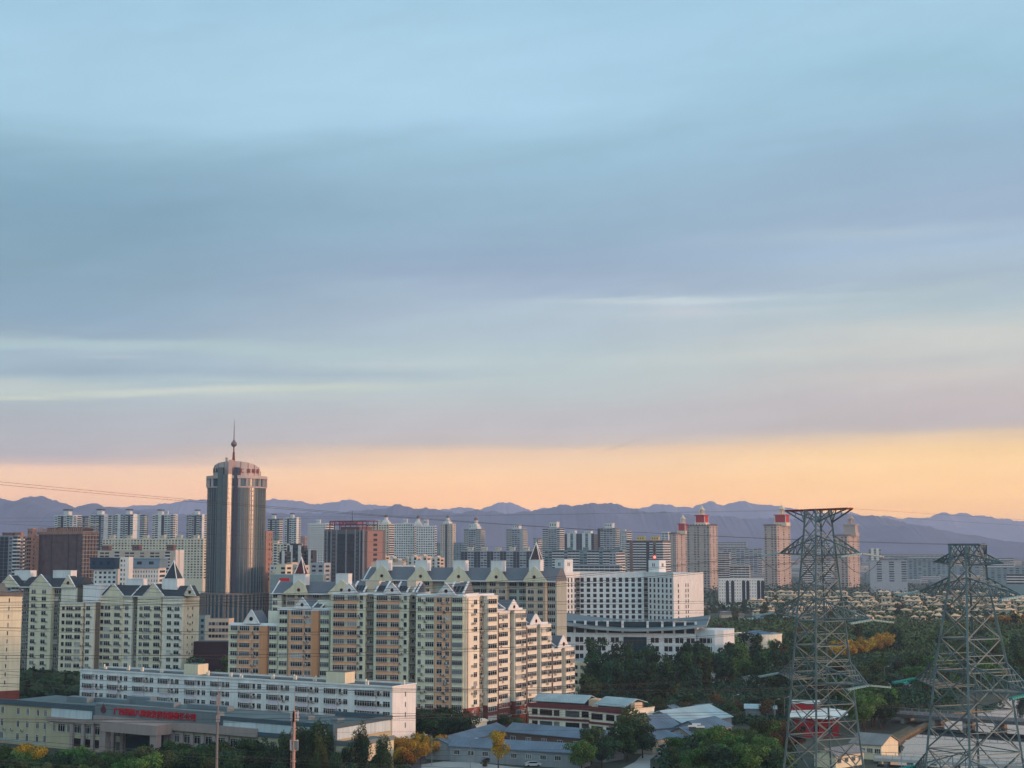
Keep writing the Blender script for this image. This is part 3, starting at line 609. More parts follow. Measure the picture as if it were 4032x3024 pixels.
# ---- rear complex with turreted gables
def rear(label, pxA, YA, pxC, YC, eave, ridge, secs, cols, row0, dy, n, gabs, depth=14):
    B = Bld('apartment_block', label, 'apartment block', pxA, YA, pxC, YC, 'blocks with cream turreted gables behind the stepped row')
    pm = (pxA+pxC)/2; ze = B.z(pm, eave, -1)
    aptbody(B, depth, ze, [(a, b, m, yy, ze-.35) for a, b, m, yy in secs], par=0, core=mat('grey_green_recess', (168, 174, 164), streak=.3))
    zr = B.z(pm, ridge, 5.5); mb = MB(); mb.ext([(-1.6, ze), (depth+.5, ze), (8.5, zr), (5.5, zr)], 'x', -.2, B.L+.2, 0)
    mb.box(-.4, B.L+.3, -2.0, -1.61, ze-.35, ze+.15, 1)
    B.part('roof', mb, [SLATE, WHITET])
    zs = rowz(B, pm, row0, dy, n)
    for px, w, k, yy, ar in cols:
        ww = B.x(px+w/2)-B.x(px-w/2)
        for i, z in enumerate(zs):
            if ar and i == 1: B.win(B.x(px)-ww*.27, z, ww*.5, 1.9, 1, yy, arch=True); B.win(B.x(px)+ww*.27, z, ww*.5, 1.9, 1, yy, arch=True)
            else: B.win(B.x(px), z, ww, 1.75, k, yy)
    for p0, p1, t0, t1, yt, yp in gabs:
        x0, x1 = B.x(p0), B.x(p1); q0, q1 = B.x(t0), B.x(t1); xc = (q0+q1)/2; y0 = -2.2; zp, ztt = B.z(pm, yp, y0), B.z(pm, yt, 0); mb = MB()
        prof = [(x0, ze-.4), (x1, ze-.4), (x1, ze+.5), (q1+.25*(x1-q1), ze+.45*(zp-ze)), (q1, ze+.62*(zp-ze)), (xc, zp), (q0, ze+.62*(zp-ze)), (q0-.25*(q0-x0), ze+.45*(zp-ze)), (x0, ze+.5)]
        mb.ext(prof, 'y', y0, y0+.4, 0); mb.ext([(x0+.3, ze-.3), (x1-.3, ze-.3), (xc, zp-.8)], 'y', y0+.41, 5.0, 1)
        r = .62; zc = ze+(zp-ze)*.28; ar = [(xc+r*math.cos(k*math.pi/6), zc+r*math.sin(k*math.pi/6)) for k in range(12)]
        mb.poly([(x, y0-.04, z) for x, z in ar], 3)
        for p, q in zip(ar, ar[1:]+ar[:1]): mb.bar((p[0], y0-.03, p[1]), (q[0], y0-.03, q[1]), .2, .2, 4)
        B.part('gable', mb, [CREAM, SLATE, WHITET, GL, BRICK]); turret(B, t0, t1, yt, yp+20, -1.7, 4.2)
    return B, ze, zs
B, ze, zs = rear('rear apartment block with four cream turreted gables and a pointed spire at its right', 1430, 652, 2190, 622, 2286, 2235,
  [(1462,1550,TAN,-1.2),(1616,1706,TAN,-1.2),(1768,1852,TAN,-1.2),(1920,2000,TAN,-1.2),(2074,2152,TAN,-1.2)],
  [(1480,24,3,-1.2,False),(1524,24,3,-1.2,False),(1640,26,3,-1.2,False),(1682,26,3,-1.2,False),(1829,26,3,-1.2,True),(1872,32,4,.6,False),(1905,30,4,.6,False),(1944,26,3,-1.2,True),(1981,24,3,-1.2,True),(2018,30,4,.6,False),(2056,28,4,.6,False),(2094,24,3,-1.2,True),(2131,22,3,-1.2,False),(2170,30,4,.6,False)],
  2298, 27.6, 8, [(1462,1550,1487,1534,2207,2226),(1614,1706,1640,1687,2207,2228),(1765,1858,1790,1836,2208,2228),(1919,2005,1938,1984,2209,2230),(2067,2158,2088,2133,2206,2228)])
spire(B, 2091, 2130, 2203, 2136, -1.4, 3.6, mat('brown_slate', (86, 70, 70)))
mb = MB(); mb.bar((B.x(1437), -1.6, ze), (B.x(1437), 5.6, ze+5.5), .5, .4); B.part('roof_edge', mb, WHITET); B.done()
B, ze, zs = rear('rear apartment block with two turreted gables, the left one under a dark red spire', 1074, 622, 1420, 612, 2338, 2290,
  [(1076,1112,CREAMP,-1.2),(1130,1212,TAN,-1.2),(1300,1380,TAN,-1.2)],
  [(1088,18,2,-1.2,True),(1150,30,4,-1.2,False),(1190,26,3,-1.2,False),(1120,12,2,.6,False),(1240,26,3,.6,False),(1275,24,3,.6,False)], 2346, 28, 5, [(1124,1218,1159,1208,2262,2284),(1297,1392,1327,1376,2260,2282)])
spire(B, 1163, 1202, 2258, 2193, -1.4, 3.6, mat('red_brown_slate', (98, 52, 56)))
mb = MB(); mb.bar((B.x(1078), -1.6, ze), (B.x(1078), 5.6, ze+5), .5, .4); B.part('roof_edge', mb, WHITET); B.done()

# ---- big white office slab with square punched windows (four faces, one building)
WIND = mat('bronze_window', (42, 34, 36), .35, var=.4, scale=.5, rand=.5)
_ow = {}
def owin(w, h):
    k = (round(w, 1), round(h, 1))
    if k not in _ow:
        b = MB(); b.poly([(-w/2, -.03, -h/2), (w/2, -.03, -h/2), (w/2, -.03, h/2), (-w/2, -.03, h/2)], 0)
        b.box(-w/2-.05, w/2+.05, -.14, 0, h/2, h/2+.1, 1); b.box(-w/2-.05, w/2+.05, -.14, 0, -h/2-.1, -h/2, 1); b.box(-.05, .05, -.06, 0, -h/2, h/2, 0); _ow[k] = b.mesh('window', [WIND, WHITE])
    return _ow[k]
offr = [(2190, 872), (2268, 889), (2283, 893), (2535, 893), (2551, 889), (2652, 872), (2737, 900)]
P = [Vector((pX(px, Y, 35), Y)) for px, Y in offr]
zt = pz(2256, 892); root = thing('office_building', 'big white slab building with a grid of square dark windows, behind the curved roof', 'office building', (P[2].x, P[2].y, 0)); O = P[2]
mb = MB(); bk = [Vector((p.x+8, p.y+24)) for p in (P[-1], P[0])]
poly = [p-O for p in P]+[b-O for b in bk]
mb.ext([(p.x, p.y) for p in poly], 'z', 0, zt, 0)
link('wall', mb.mesh('wall', [WHITE]), root)
mb = MB()
for a, b in zip(poly, poly[1:6]): mb.bar((a.x, a.y, zt+.35), (b.x, b.y, zt+.35), .5, .7)
link('parapet', mb.mesh('parapet', [WHITE]), root)
cnt = 0; stuff = MB()
def face(i, pxs, w, h, rows, z1=0):
    global cnt
    a, b = P[i], P[i+1]; d = b-a; ang = math.atan2(d.y, d.x)
    for r_ in rows:
        z = zt-3.9-3.12*r_ if r_ else zt-4.0
        for px in pxs:
            t = ((px-CX)/F*(a.y*cs+(35-H)*sn)-a.x)/(d.x-(px-CX)/F*d.y*cs); q = a+d*t-O; me = owin(w, h*(1.25 if r_ == 0 else 1)); cnt += 1
            if cnt < 100: link('window', me, root, (q.x, q.y, z), ang)
            else:
                mt = Matrix.Translation((q.x, q.y, z)) @ Matrix.Rotation(ang, 4, 'Z'); k = len(stuff.v); stuff.v += [tuple(mt @ v.co) for v in me.vertices]
                for p in me.polygons: stuff.f.append(tuple(k+j for j in p.vertices)); stuff.m.append(p.material_index)
face(2, [2292+25.15*i for i in range(10)], 2.0, 2.05, range(9))
face(5, [2671], 1.5, 2.0, range(1, 10)); face(5, [2700.5, 2709.5], 1.25, 2.0, range(1, 10))
face(0, [2198+13.3*i for i in range(6)], 1.4, 2.0, range(10)); face(4, [2561+16.1*i for i in range(6)], 1.4, 2.0, range(10))
o = link('window', stuff.mesh('window', [WIND, WHITE]), root); o['kind'] = 'stuff'
mb = MB()
for (i, n) in ((1, 10), (3, 10)):
    a, b = P[i]-O, P[i+1]-O
    for r_ in range(n):
        z = zt-5.6-3.12*r_; mb.poly([(a.x, a.y-.6, z), (b.x, b.y-.6, z), (b.x, b.y-.6, z+1.0), (a.x, a.y-.6, z+1.0)], 0); mb.poly([(a.x, a.y-.05, z+1.1), (b.x, b.y-.05, z+1.1), (b.x, b.y-.05, z+2.9), (a.x, a.y-.05, z+2.9)], 1)
link('balcony', mb.mesh('balcony', [GREYW, GL]), root)
for (a, c, b, yt, Y) in ((2185, 2222, 2256, 2203, 885), (2554, 2596, 2622, 2206, 890)):
    q = [Vector((pX(px, Y+dy_, 45), Y+dy_)) for px, dy_ in ((a, 5), (c, 0), (b, 6))]; z = pz(yt, Y); q = [p-O for p in q]; fr = q[0]+q[2]-q[1]
    mb = MB(); mb.ext([(p.x, p.y) for p in (q[0], q[1], q[2], fr)], 'z', zt, z, 0)
    for k in (.4, .55):
        for (s_, e_) in ((q[0], q[1]), (q[1], q[2])):
            p = s_+(e_-s_)*k; mb.box(p.x-.3, p.x+.3, p.y-.12, p.y+.1, z-3.8, z-1.8, 1)
    link('roof_house', mb.mesh('roof_house', [WHITE, WIND]), root)
mb = MB(); x = pX(2580, 892, 50)-O.x; mb.cyl(x, 3, pz(2206, 892), pz(2145, 892), .35, .25, 6, 0); link('antenna', mb.mesh('antenna', [DARK]), root)
redm = bpy.data.materials.new('warning_light'); redm.use_nodes = True; e_ = redm.node_tree.nodes['Principled BSDF']; e_.inputs['Emission Color'].default_value = (1, .08, .06, 1); e_.inputs['Emission Strength'].default_value = 6; e_.inputs['Base Color'].default_value = (.5, .02, .02, 1)
mb = MB(); mb.ball(x, 2.4, pz(2194, 892), .8); link('warning_light', mb.mesh('warning_light', [redm]), root)

# ---- civic building with the sagging roof
B = Bld('civic_building', 'white three-storey building under a long sagging grey-green roof, with a blue glass entrance', 'building', 2205, 712, 2742, 700, zr=15)
zw = B.z(2480, 2493); dep = 22; mb = MB(); mb.box(0, B.L, 0, dep, 0, zw, 0); B.part('wall', mb, WHITE)
mb = MB(); mb.box(1.0, B.L-1, 1.5, dep-1, zw+.003, zw+5.2, 0); B.part('clerestory', mb, mat('teal_glass', (34, 66, 74), .15, var=.3, scale=.3))
mb = MB()
for px in (2262, 2304, 2348, 2392, 2451, 2550, 2608, 2654, 2698, 2740): x = B.x(px); mb.box(x-.5, x+.5, .6, 1.45, zw+.003, zw+5.5)
B.part('column', mb, WHITE)
def rz_(px): 
    t = (px-2500)/300; return B.z(px, 2476-(27 if px < 2500 else 20)*t*t-(2 if px < 2500 else 0)*abs(t))
mb = MB(); K = 24; th = 1.1
for i in range(K):
    p0, p1 = 2198+(2785-2198)*i/K, 2198+(2785-2198)*(i+1)/K; x0, x1 = B.x(p0), B.x(p1); z0, z1 = rz_(p0), rz_(p1)
    for (y0, y1, u0, u1) in ((-3, dep+3, 0, 1.6),):
        mb.poly([(x0, y0, z0), (x1, y0, z1), (x1, y1, z1+u1+1.5), (x0, y1, z0+u1+1.5)], 0); mb.poly([(x0, y0, z0-th), (x1, y0, z1-th), (x1, y0, z1), (x0, y0, z0)], 1)
        mb.poly([(x0, y1, z0+1.6), (x1, y1, z1+1.6), (x1, y0, z1-th), (x0, y0, z0-th)], 1)
x0, x1 = B.x(2198), B.x(2785)
for x, z in ((x0, rz_(2198)), (x1, rz_(2785))): mb.poly([(x, -3, z-th), (x, -3, z), (x, dep+3, z+3.1), (x, dep+3, z+1.6)], 1)
B.part('roof', mb, [mat('grey_green_roof', (96, 112, 118), .6, scale=.15), mat('roof_fascia', (150, 162, 164), .5)])
mb = MB(); mb.box(B.x(2456), B.x(2546), -.25, -.003, 0, B.z(2500, 2508)); B.part('glass_entrance', mb, MATS['teal_glass'])
mb = MB()
for i in range(6): x = B.x(2456+18*i); mb.box(x-.08, x+.08, -.33, -.26, 0, B.z(2500, 2508))
B.part('mullion', mb, DARK)
for r_, yy in enumerate((2519, 2552, 2585)):
    z = B.z(2400, yy)
    for c in (2229, 2240.5, 2273, 2290, 2316, 2333, 2360, 2377, 2413, 2430, 2570, 2587, 2623, 2640, 2667, 2684, 2711, 2728): B.put('window', owin(1.72, 2.3), (B.x(c), 0, z))
mb = MB(); x0 = B.x(2745); x1 = B.x(2888); pr = [(B.x(2745)+.003, 1), (B.x(2800), -1.5), (B.x(2815), -2), (B.x(2850), -1), (B.x(2875), 2.5), (B.x(2886), 7), (B.x(2886), 16), (B.x(2745)+.003, 20)]
zc = B.z(2800, 2489); mb.ext(pr, 'z', 0, zc, 0); mb.ext([(x, y) for x, y in pr], 'z', zc+.003, zc+1.0, 0)
B.part('curved_wing', mb, WHITE)
for yy in (2522, 2555):
    for c in (2761, 2775, 2791, 2806): B.put('window', owin(1.45, 2.2), (B.x(c), -1.6 if c > 2780 else -.75, B.z(c, yy)))
B.done()
o = thing('round_hall', 'low round white building with a blue roof beside the curved wing', 'building', (pX(2985, 772, 8), 772, 0))
mb = MB(); zt_ = pz(2506, 760); mb.cyl(0, 0, 0, zt_, 12.0, n=40); mb.cyl(0, 0, zt_+.003, zt_+.9, 12.2, n=40, mi=0, cap=False); link('wall', mb.mesh('wall', [CREAMP]), o)
mb = MB(); mb.cyl(0, 0, zt_+.05, zt_+2.2, 11.8, 2.0, 40); link('roof', mb.mesh('roof', [mat('blue_roof', (70, 110, 140), .5)]), o)
# ---- foreground company building with the red sign
B = Bld('company_building', 'low yellow and pale stone company building with a teal parapet and red sign', 'building', -40, 472, 1312, 402, zr=10)
YW = mat('yellow_render', (184, 174, 144), streak=.2); PK = mat('pinkish_stone', (160, 146, 140), streak=.2); TEAL = mat('teal_parapet', (66, 92, 104), .6); GR = mat('blue_grey_panel', (112, 126, 130), .6, streak=.15); WP = mat('white_wall_panel', (196, 210, 212), .7, streak=.35)
dep = 26; zt = 11.9; zp = 13.3; mb = MB()
mb.box(0, B.L, 0, dep, 0, zt, 0, 1); B.part('wall', mb, [YW, mat('teal_grey_roof', (92, 112, 114), .8, var=.3, scale=.12)])
x1, x2, x3, x4 = B.x(362), B.x(380), B.x(868), B.x(888)
for q in ((0, x2, -.5, -.003, zt-.1, zp), (x3, B.L-1.6, -.5, -.003, 12.2, zp), (B.L-1.6, B.L+.4, -.6, 0, 0, zp+.05), (x2-1.3, x2-.003, -.55, -.504, 9.2, zt-.11), (x3+.003, x3+1.2, -.55, -.003, 8.7, 12.19), (x3+1.21, B.L-1.61, -.5, -.003, 8.7, 9.79), (B.L, B.L+.4, .003, dep, zp-1.2, zp), (x3+20, B.L-.01, dep-.5, dep, zt, zp), (B.L-.01, B.L+.4, .003, 1.2, 8.7, zp-1.21)):
    mb = MB(); mb.box(*q); B.part('parapet', mb, TEAL)
for q in ((B.x(205), x2-1.31, -.3, -.003, 9.2, zt-.11), (x3+1.21, B.L-1.61, -.3, -.003, 9.8, 12.19), (B.L, B.L+.3, 1.21, dep-1, 9.2, zp-1.21)):
    mb = MB(); mb.box(*q); B.part('wall_panel', mb, WP)
mb = MB(); mb.box(x2, x3, -.7, 1.5, 10.7, 14.2, 0); B.part('sign_board', mb, GR)
for q in ((B.x(195), x2, -1.1, -.31, 8.0, 9.19), (x2, B.x(1020), -1.3, -.003, 8.4, 10.69), (B.x(470), B.x(690), -7.5, -1.31, 7.4, 10.2)):
    mb = MB(); mb.box(*q); B.part('cornice', mb, PK)
for px in (290, 334, 372, 412, 452, 488, 660, 684, 722, 762, 805, 850, 900, 950, 1010): mb = MB(); x = B.x(px); mb.box(x-.6, x+.6, -.8, -.003, 0, 7.9); B.part('pillar', mb, PK)
for px in (478, 676): mb = MB(); x = B.x(px); mb.box(x-1.2, x+1.2, -7.2, -5.2, 0, 7.39); B.part('pillar', mb, PK)
mb = MB(); mb.box(B.x(500), B.x(650), -.4, -.01, 0, 7.3); B.part('entrance_glass', mb, mat('teal_glass', (34, 66, 74), .15, var=.3, scale=.3))
for z in (10.0, 6.2, 2.4):
    for px in (11, 73, 110, 150, 180): B.win(B.x(px), z, 1.2, 2.0, 2, 0)
for px, w in ((216, 1.2), (245, 3.0), (272, 1.2), (312, 3.6), (350, 3.2), (392, 4.0), (432, 3.2), (468, 2.2), (704, 2.8), (745, 3.4), (784, 3.2), (828, 3.2), (875, 3.0), (925, 3.0), (985, 1.8)):
    B.win(B.x(px), 6.2, w, 2.3, 3, -.05)
    if px > 300: B.put('window', winmesh(w, 2.2, 3, DARK), (B.x(px), -.05, 2.4))
for px in (1038, 1075, 1140, 1275): B.win(B.x(px), 6.5, 1.3, 2.2, 2, 0)
xw = B.x(1400); mb = MB(); mb.box(B.L+.41, xw, .5, 17, 0, 8.6, 0, 1); B.part('annex', mb, [mat('pale_yellow_render', (214, 206, 178), streak=.15), MATS['teal_grey_roof']])
for q in ((B.L+.41, xw+.2, .3, .49, 8.0, 9.2), (xw+.003, xw+.2, .5, 17, 8.0, 9.2)): mb = MB(); mb.box(*q); B.part('fascia', mb, GR)
for y in (5, 12): B.put('window', winmesh(1.4, 2.0, 2), (xw, y, 6.0), math.pi/2)
B.win(B.x(1350), 6.2, 1.6, 2.2, 2, .5)
for px, y, w, h in ((120, 14, 9, 1.6), (190, 18, 14, 1.2), (300, 20, 10, 2.2), (420, 15, 12, 1.8), (560, 18, 16, 1.4), (1050, 14, 3, 1.0), (1190, 12, 2.4, 1.2)): mb = MB(); x = B.x(px); mb.box(x, x+w, y, y+3, zt+.003, zt+h); B.part('roof_unit', mb, GR)
for px in (20, 50, 90, 345, 430, 860): B.ac(B.x(px), 4.1, -.02)
SIGNRED = mat('sign_red', (180, 20, 38), .5)
FNT = None
def text(B, name, s, size, loc, rz, m, ext=.12, spacing=1.0, name_label=None):
    cu = bpy.data.curves.new(name, 'FONT'); cu.body = s; cu.size = size; cu.extrude = ext; cu.align_x = 'CENTER'; cu.align_y = 'CENTER'; cu.space_character = spacing; cu.offset = size*.03; cu.resolution_u = 3
    cu.materials.append(m); tmp = bpy.data.objects.new('tmp', cu); C.objects.link(tmp); bpy.context.view_layer.update(); me = bpy.data.meshes.new_from_object(tmp.evaluated_get(bpy.context.evaluated_depsgraph_get())); bpy.data.objects.remove(tmp); me.name = name; o = bpy.data.objects.new(name, me); C.objects.link(o); o.parent = B.root if isinstance(B, Bld) else B; o.location = loc; o.rotation_euler = (math.pi/2, 0, rz)
    return o
xa, xb = B.x(452), B.x(783); zc = 12.2
text(B, 'sign_lettering', '广西福建八建设发展有限责任公司', (xb-xa)/15.3, ((xa+xb)/2, -.85, zc), 0, SIGNRED, spacing=1.0)
mb = MB(); xe = B.x(414); r = 1.0; mb.ext([(xe+r*math.cos(k*math.pi/8), zc+.3+r*math.sin(k*math.pi/8)) for k in range(16)], 'y', -.95, -.705); mb.ext([(xe-.5, zc+1.2), (xe+.5, zc+1.2), (xe, zc+2.1)], 'y', -.95, -.705); B.part('emblem', mb, mat('emblem_brown', (96, 52, 62), .5)); B.done()
# barrier in front
a, b = G(-30, 2921), G(1010, 3020); 
def fencerun(name, label, cat, a, b, h, mats, step=3.0, base=.8, y0=0):
    d = b-a; t = thing(name, label, cat, (a.x, a.y, 0), math.atan2(d.y, d.x)); L = d.length
    mb = MB(); mb.box(0, L, 0, .12, y0+base, y0+h, 0); link('panel', mb.mesh('panel', [mats[0]]), t)
    mb = MB(); mb.box(0, L, -.35, .45, y0+base-.35, y0+base-.003, 0); mb.box(0, L, -.1, .2, y0+h+.003, y0+h+.12, 0); link('rail', mb.mesh('rail', [mats[1]]), t)
    mb = MB(); n = int(L/step)
    for i in range(n+1): mb.box(L*i/n-.1, L*i/n+.1, -.13, -.01, 0, y0+h-.01)
    link('post', mb.mesh('post', [mats[1]]), t); t.children[-1]['kind'] = 'stuff'; return t
fencerun('barrier_fence', 'long blue translucent barrier fence on a white base in front of the company building', 'fence', a, b, 3.4, (mat('blue_panel', (62, 92, 108), .3, var=.3, scale=.3), mat('pale_metal', (150, 172, 178), .5)), 3.0, 1.3)

# ============================================================ farther buildings
def solve(pxc, Yc, px, ux, uy, zr=50):
    cx = pX(pxc, Yc, zr); a = (px-CX)/F; t = (a*(Yc*cs+(zr-H)*sn)-cx)/(ux-a*uy*cs); return t
PH = R(29)
def mixc(m): return m
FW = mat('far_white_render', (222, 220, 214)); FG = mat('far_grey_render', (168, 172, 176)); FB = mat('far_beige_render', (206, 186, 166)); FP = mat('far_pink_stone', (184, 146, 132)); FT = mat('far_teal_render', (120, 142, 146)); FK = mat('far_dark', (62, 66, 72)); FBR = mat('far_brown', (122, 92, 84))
FCR = mat('far_cream_render', (224, 210, 184))
DG = mat('far_dark_glass', (34, 44, 54), .25, spec=.4); MG = mat('far_mid_glass', (90, 100, 108), .3); LG = mat('far_pale_curtain', (140, 140, 134), .4)  # dark, mid and light window colours, the light one a pale curtain
def far(name, label, px0, pxc, px1, ytop, Yc, wall=FW, pat='wbw', spat='ww', rowh=3.0, ybot=None, phi=PH, trim=None, group=None, cat='apartment tower', tops=(), glass=DG, roof=None, z0=0, wfr=.55, hfr=.5, out=0.5):
    trim = trim or FW; ux, uy = -math.cos(phi), math.sin(phi); t = max(3.0, solve(pxc, Yc, px0, ux, uy)); cx = pX(pxc, Yc, 50)
    A = Vector((cx+t*ux, Yc+t*uy)); z1 = pz(ytop, Yc)
    ts = solve(pxc, Yc, px1, math.sin(phi), math.cos(phi)); D = max(8.0, min(60, ts)) if px1 > pxc else 12.0; L = t
    zb = max(0.5, pz(ybot, Yc) if ybot else 0.5); mb = MB(); mb.box(0, L, 0, D, z0, z1, 0, 4)
    nr = max(1, int((z1-1.0-zb)/rowh))
    def col(c, u0, u1, side):
        def Q(a, b, za, zb_, o, mi):
            if side: mb.poly([(L+o, a, za), (L+o, b, za), (L+o, b, zb_), (L+o, a, zb_)], mi)
            else: mb.poly([(a, -o, za), (b, -o, za), (b, -o, zb_), (a, -o, zb_)], mi)
        w = u1-u0
        if c in ' s': return
        if c == 'p':
            if side: mb.box(L+.01, L+out, u0, u1, z0, z1+.6, 3)
            else: mb.box(u0, u1, -out, -.01, z0, z1+.6, 3)
            return
        if c in 'gb': Q(u0+.15, u1-.15, zb, z1-1.0, .06, 1)
        for r_ in range(nr):
            zt_ = z1-1.0-rowh*r_
            if c in 'wWn':
                f = {'w': wfr, 'W': .82, 'n': .3}[c]; m = w*(1-f)/2; Q(u0+m, u1-m, zt_-rowh*(.5+hfr/2), zt_-rowh*(.5-hfr/2), .08, rnd.choices((1, 2, 5), (7, 3, 1))[0])
            elif c == 'b':
                if side: mb.box(L, L+out, u0, u1, zt_-rowh*1.0, zt_-rowh*.62, 3)
                else: mb.box(u0, u1, -out, -.002, zt_-rowh*1.0, zt_-rowh*.62, 3)
            elif c == 'g': Q(u0+.15, u1-.15, zt_-.5, zt_-.1, .12, 2)
    for s_, U, side in ((pat, L, False), (spat, D, True)):
        k = len(s_)
        for i, c in enumerate(s_): col(c, U*i/k, U*(i+1)/k, side)
    ang = math.atan2(-uy, -ux); me = mb.mesh('wall', [wall, glass, MG, trim, roof or ROOFC, LG])
    o = link(name, me, None, (A.x, A.y, 0), ang); tag(o, label, cat, group)
    for tp in tops:
        p0, p1, yt = tp[:3]; m = tp[3] if len(tp) > 3 else wall; kind = tp[4] if len(tp) > 4 else 'box'; dy = tp[5] if len(tp) > 5 else .5
        Pm = Vector((cx, Yc))
        # centre of the roof piece, on the building's axis
        a = ((p0+p1)/2-CX)/F; yb = D*dy; S = A+Vector((math.sin(phi), math.cos(phi)))*yb; u = Vector((-ux, -uy))
        tt_ = (a*(S.y*cs+(z1-H)*sn)-S.x)/(u.x-a*u.y*cs); w = abs(p1-p0)/F*Yc; tt_ = min(max(tt_, w*.3), L-.3*w)
        zt_ = pz(yt, Yc); mb = MB()
        if kind == 'box':
            w *= .8; mb.box(tt_-w/2, tt_+w/2, yb-w*.35, yb+w*.35, z1, zt_, 0); mb.box(tt_-w/2-.4, tt_+w/2+.4, yb-w*.35-.4, yb+w*.35+.4, zt_+.003, zt_+.7, 0)
            for k in range(3): mb.box(tt_-w/2+w*(k+.3)/3.2, tt_-w/2+w*(k+.7)/3.2, yb-w*.35-.05, yb-w*.35, z1+(zt_-z1)*.4, z1+(zt_-z1)*.75, 1)
            link('roof_house', mb.mesh('roof_house', [m, DG]), o)
        elif kind == 'tank':
            h = zt_-z1; w *= .8
            mb.box(tt_-w/2, tt_+w/2, yb-w*.35, yb+w*.35, z1, z1+h*.62, 0)
            for k in (0, 1, 2, 3): mb.box(tt_-w/2+w*(k/3)-.2, tt_-w/2+w*(k/3)+.2, yb-w*.35, yb-w*.35+.4, z1+h*.62, z1+h*.8, 0)
            b = len(mb.v); mb.ext([(tt_-w*.62, z1+h*.8), (tt_+w*.62, z1+h*.8), (tt_+w*.5, z1+h), (tt_-w*.5, z1+h)], 'y', yb-w*.45, yb+w*.45, 1)
            link('roof_crown', mb.mesh('roof_crown', [m, FK]), o)
        elif kind == 'dome':
            h = zt_-z1; r_ = w/2; mb.box(tt_-r_*1.9, tt_+r_*1.9, yb-r_*1.9, yb+r_*1.9, z1, z1+h*.2, 0); mb.box(tt_-r_*1.3, tt_+r_*1.3, yb-r_*1.3, yb+r_*1.3, z1+h*.2, z1+h*.38, 0)
            mb.cyl(tt_, yb, z1+h*.38, z1+h*.62, r_, n=14); mb.cyl(tt_, yb, z1+h*.62, z1+h*.66, r_*1.15, n=14); mb.ball(tt_, yb, z1+h*.66, r_*1.0, h*.26, 14, 5, 0, 1); mb.cyl(tt_, yb, z1+h*.9, z1+h, .3, .15, 5, 1)
            link('dome', mb.mesh('dome', [m, FBR]), o)
    return o, A, L, D, z1
# --- far left cluster of white towers with black roof crowns
g1 = 'white towers with dark roof crowns against the hills'
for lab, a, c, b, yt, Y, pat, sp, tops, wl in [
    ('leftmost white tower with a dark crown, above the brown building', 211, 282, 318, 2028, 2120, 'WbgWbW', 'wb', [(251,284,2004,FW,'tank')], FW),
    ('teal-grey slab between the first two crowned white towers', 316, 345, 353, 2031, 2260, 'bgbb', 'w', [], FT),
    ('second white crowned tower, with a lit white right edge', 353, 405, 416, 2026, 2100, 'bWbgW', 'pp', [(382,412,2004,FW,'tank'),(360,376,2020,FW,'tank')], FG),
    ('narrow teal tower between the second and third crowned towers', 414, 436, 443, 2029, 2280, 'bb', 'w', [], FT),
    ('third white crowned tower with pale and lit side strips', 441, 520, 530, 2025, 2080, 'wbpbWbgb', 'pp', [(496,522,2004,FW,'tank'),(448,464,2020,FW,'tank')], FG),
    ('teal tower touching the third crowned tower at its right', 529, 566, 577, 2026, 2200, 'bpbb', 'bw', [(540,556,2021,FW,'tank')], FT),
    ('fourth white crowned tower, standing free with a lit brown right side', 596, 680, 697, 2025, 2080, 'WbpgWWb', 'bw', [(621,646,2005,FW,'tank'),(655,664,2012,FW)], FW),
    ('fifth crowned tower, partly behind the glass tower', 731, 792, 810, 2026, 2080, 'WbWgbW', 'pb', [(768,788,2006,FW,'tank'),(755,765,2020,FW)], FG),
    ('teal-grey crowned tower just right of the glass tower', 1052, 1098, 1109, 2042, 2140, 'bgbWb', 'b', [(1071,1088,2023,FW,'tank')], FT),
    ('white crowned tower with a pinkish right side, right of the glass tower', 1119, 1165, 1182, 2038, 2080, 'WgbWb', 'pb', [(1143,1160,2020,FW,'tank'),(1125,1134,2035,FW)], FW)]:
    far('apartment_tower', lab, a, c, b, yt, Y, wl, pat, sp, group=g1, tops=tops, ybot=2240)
g2 = 'white grid-fronted towers in the middle distance'
for lab, a, c, b, yt, Y, pat, sp, tops, wl in [
    ('white grid-fronted tower left of the dark sign tower', 1211, 1280, 1312, 2061, 1960, 'wwwwwww', 'bbb', [(1244,1264,2047,FW)], FW),
    ('white grid tower with a domed turret beside the dark sign tower', 1440, 1530, 1552, 2062, 2000, 'nwwwwwwww', 'b', [(1512,1528,2023,FW,'dome'),(1478,1500,2048,FW)], FCR),
    ('white grid tower in the middle of the three right of the sign tower', 1552, 1632, 1640, 2060, 1960, 'wwwwwwwww', 'b', [(1587,1606,2045,FW)], FW),
    ('white grid tower with a dark dome at the right of the three', 1638, 1712, 1717, 2070, 1940, 'wwwwwwww', 'b', [(1636,1652,2026,FW,'dome'),(1668,1688,2044,FW)], FW)]:
    far('apartment_tower', lab, a, c, b, yt, Y, wl, pat, sp, group=g2, tops=tops, ybot=2230, phi=R(12), wfr=.62)
g3 = 'grey and white towers below the middle hills'
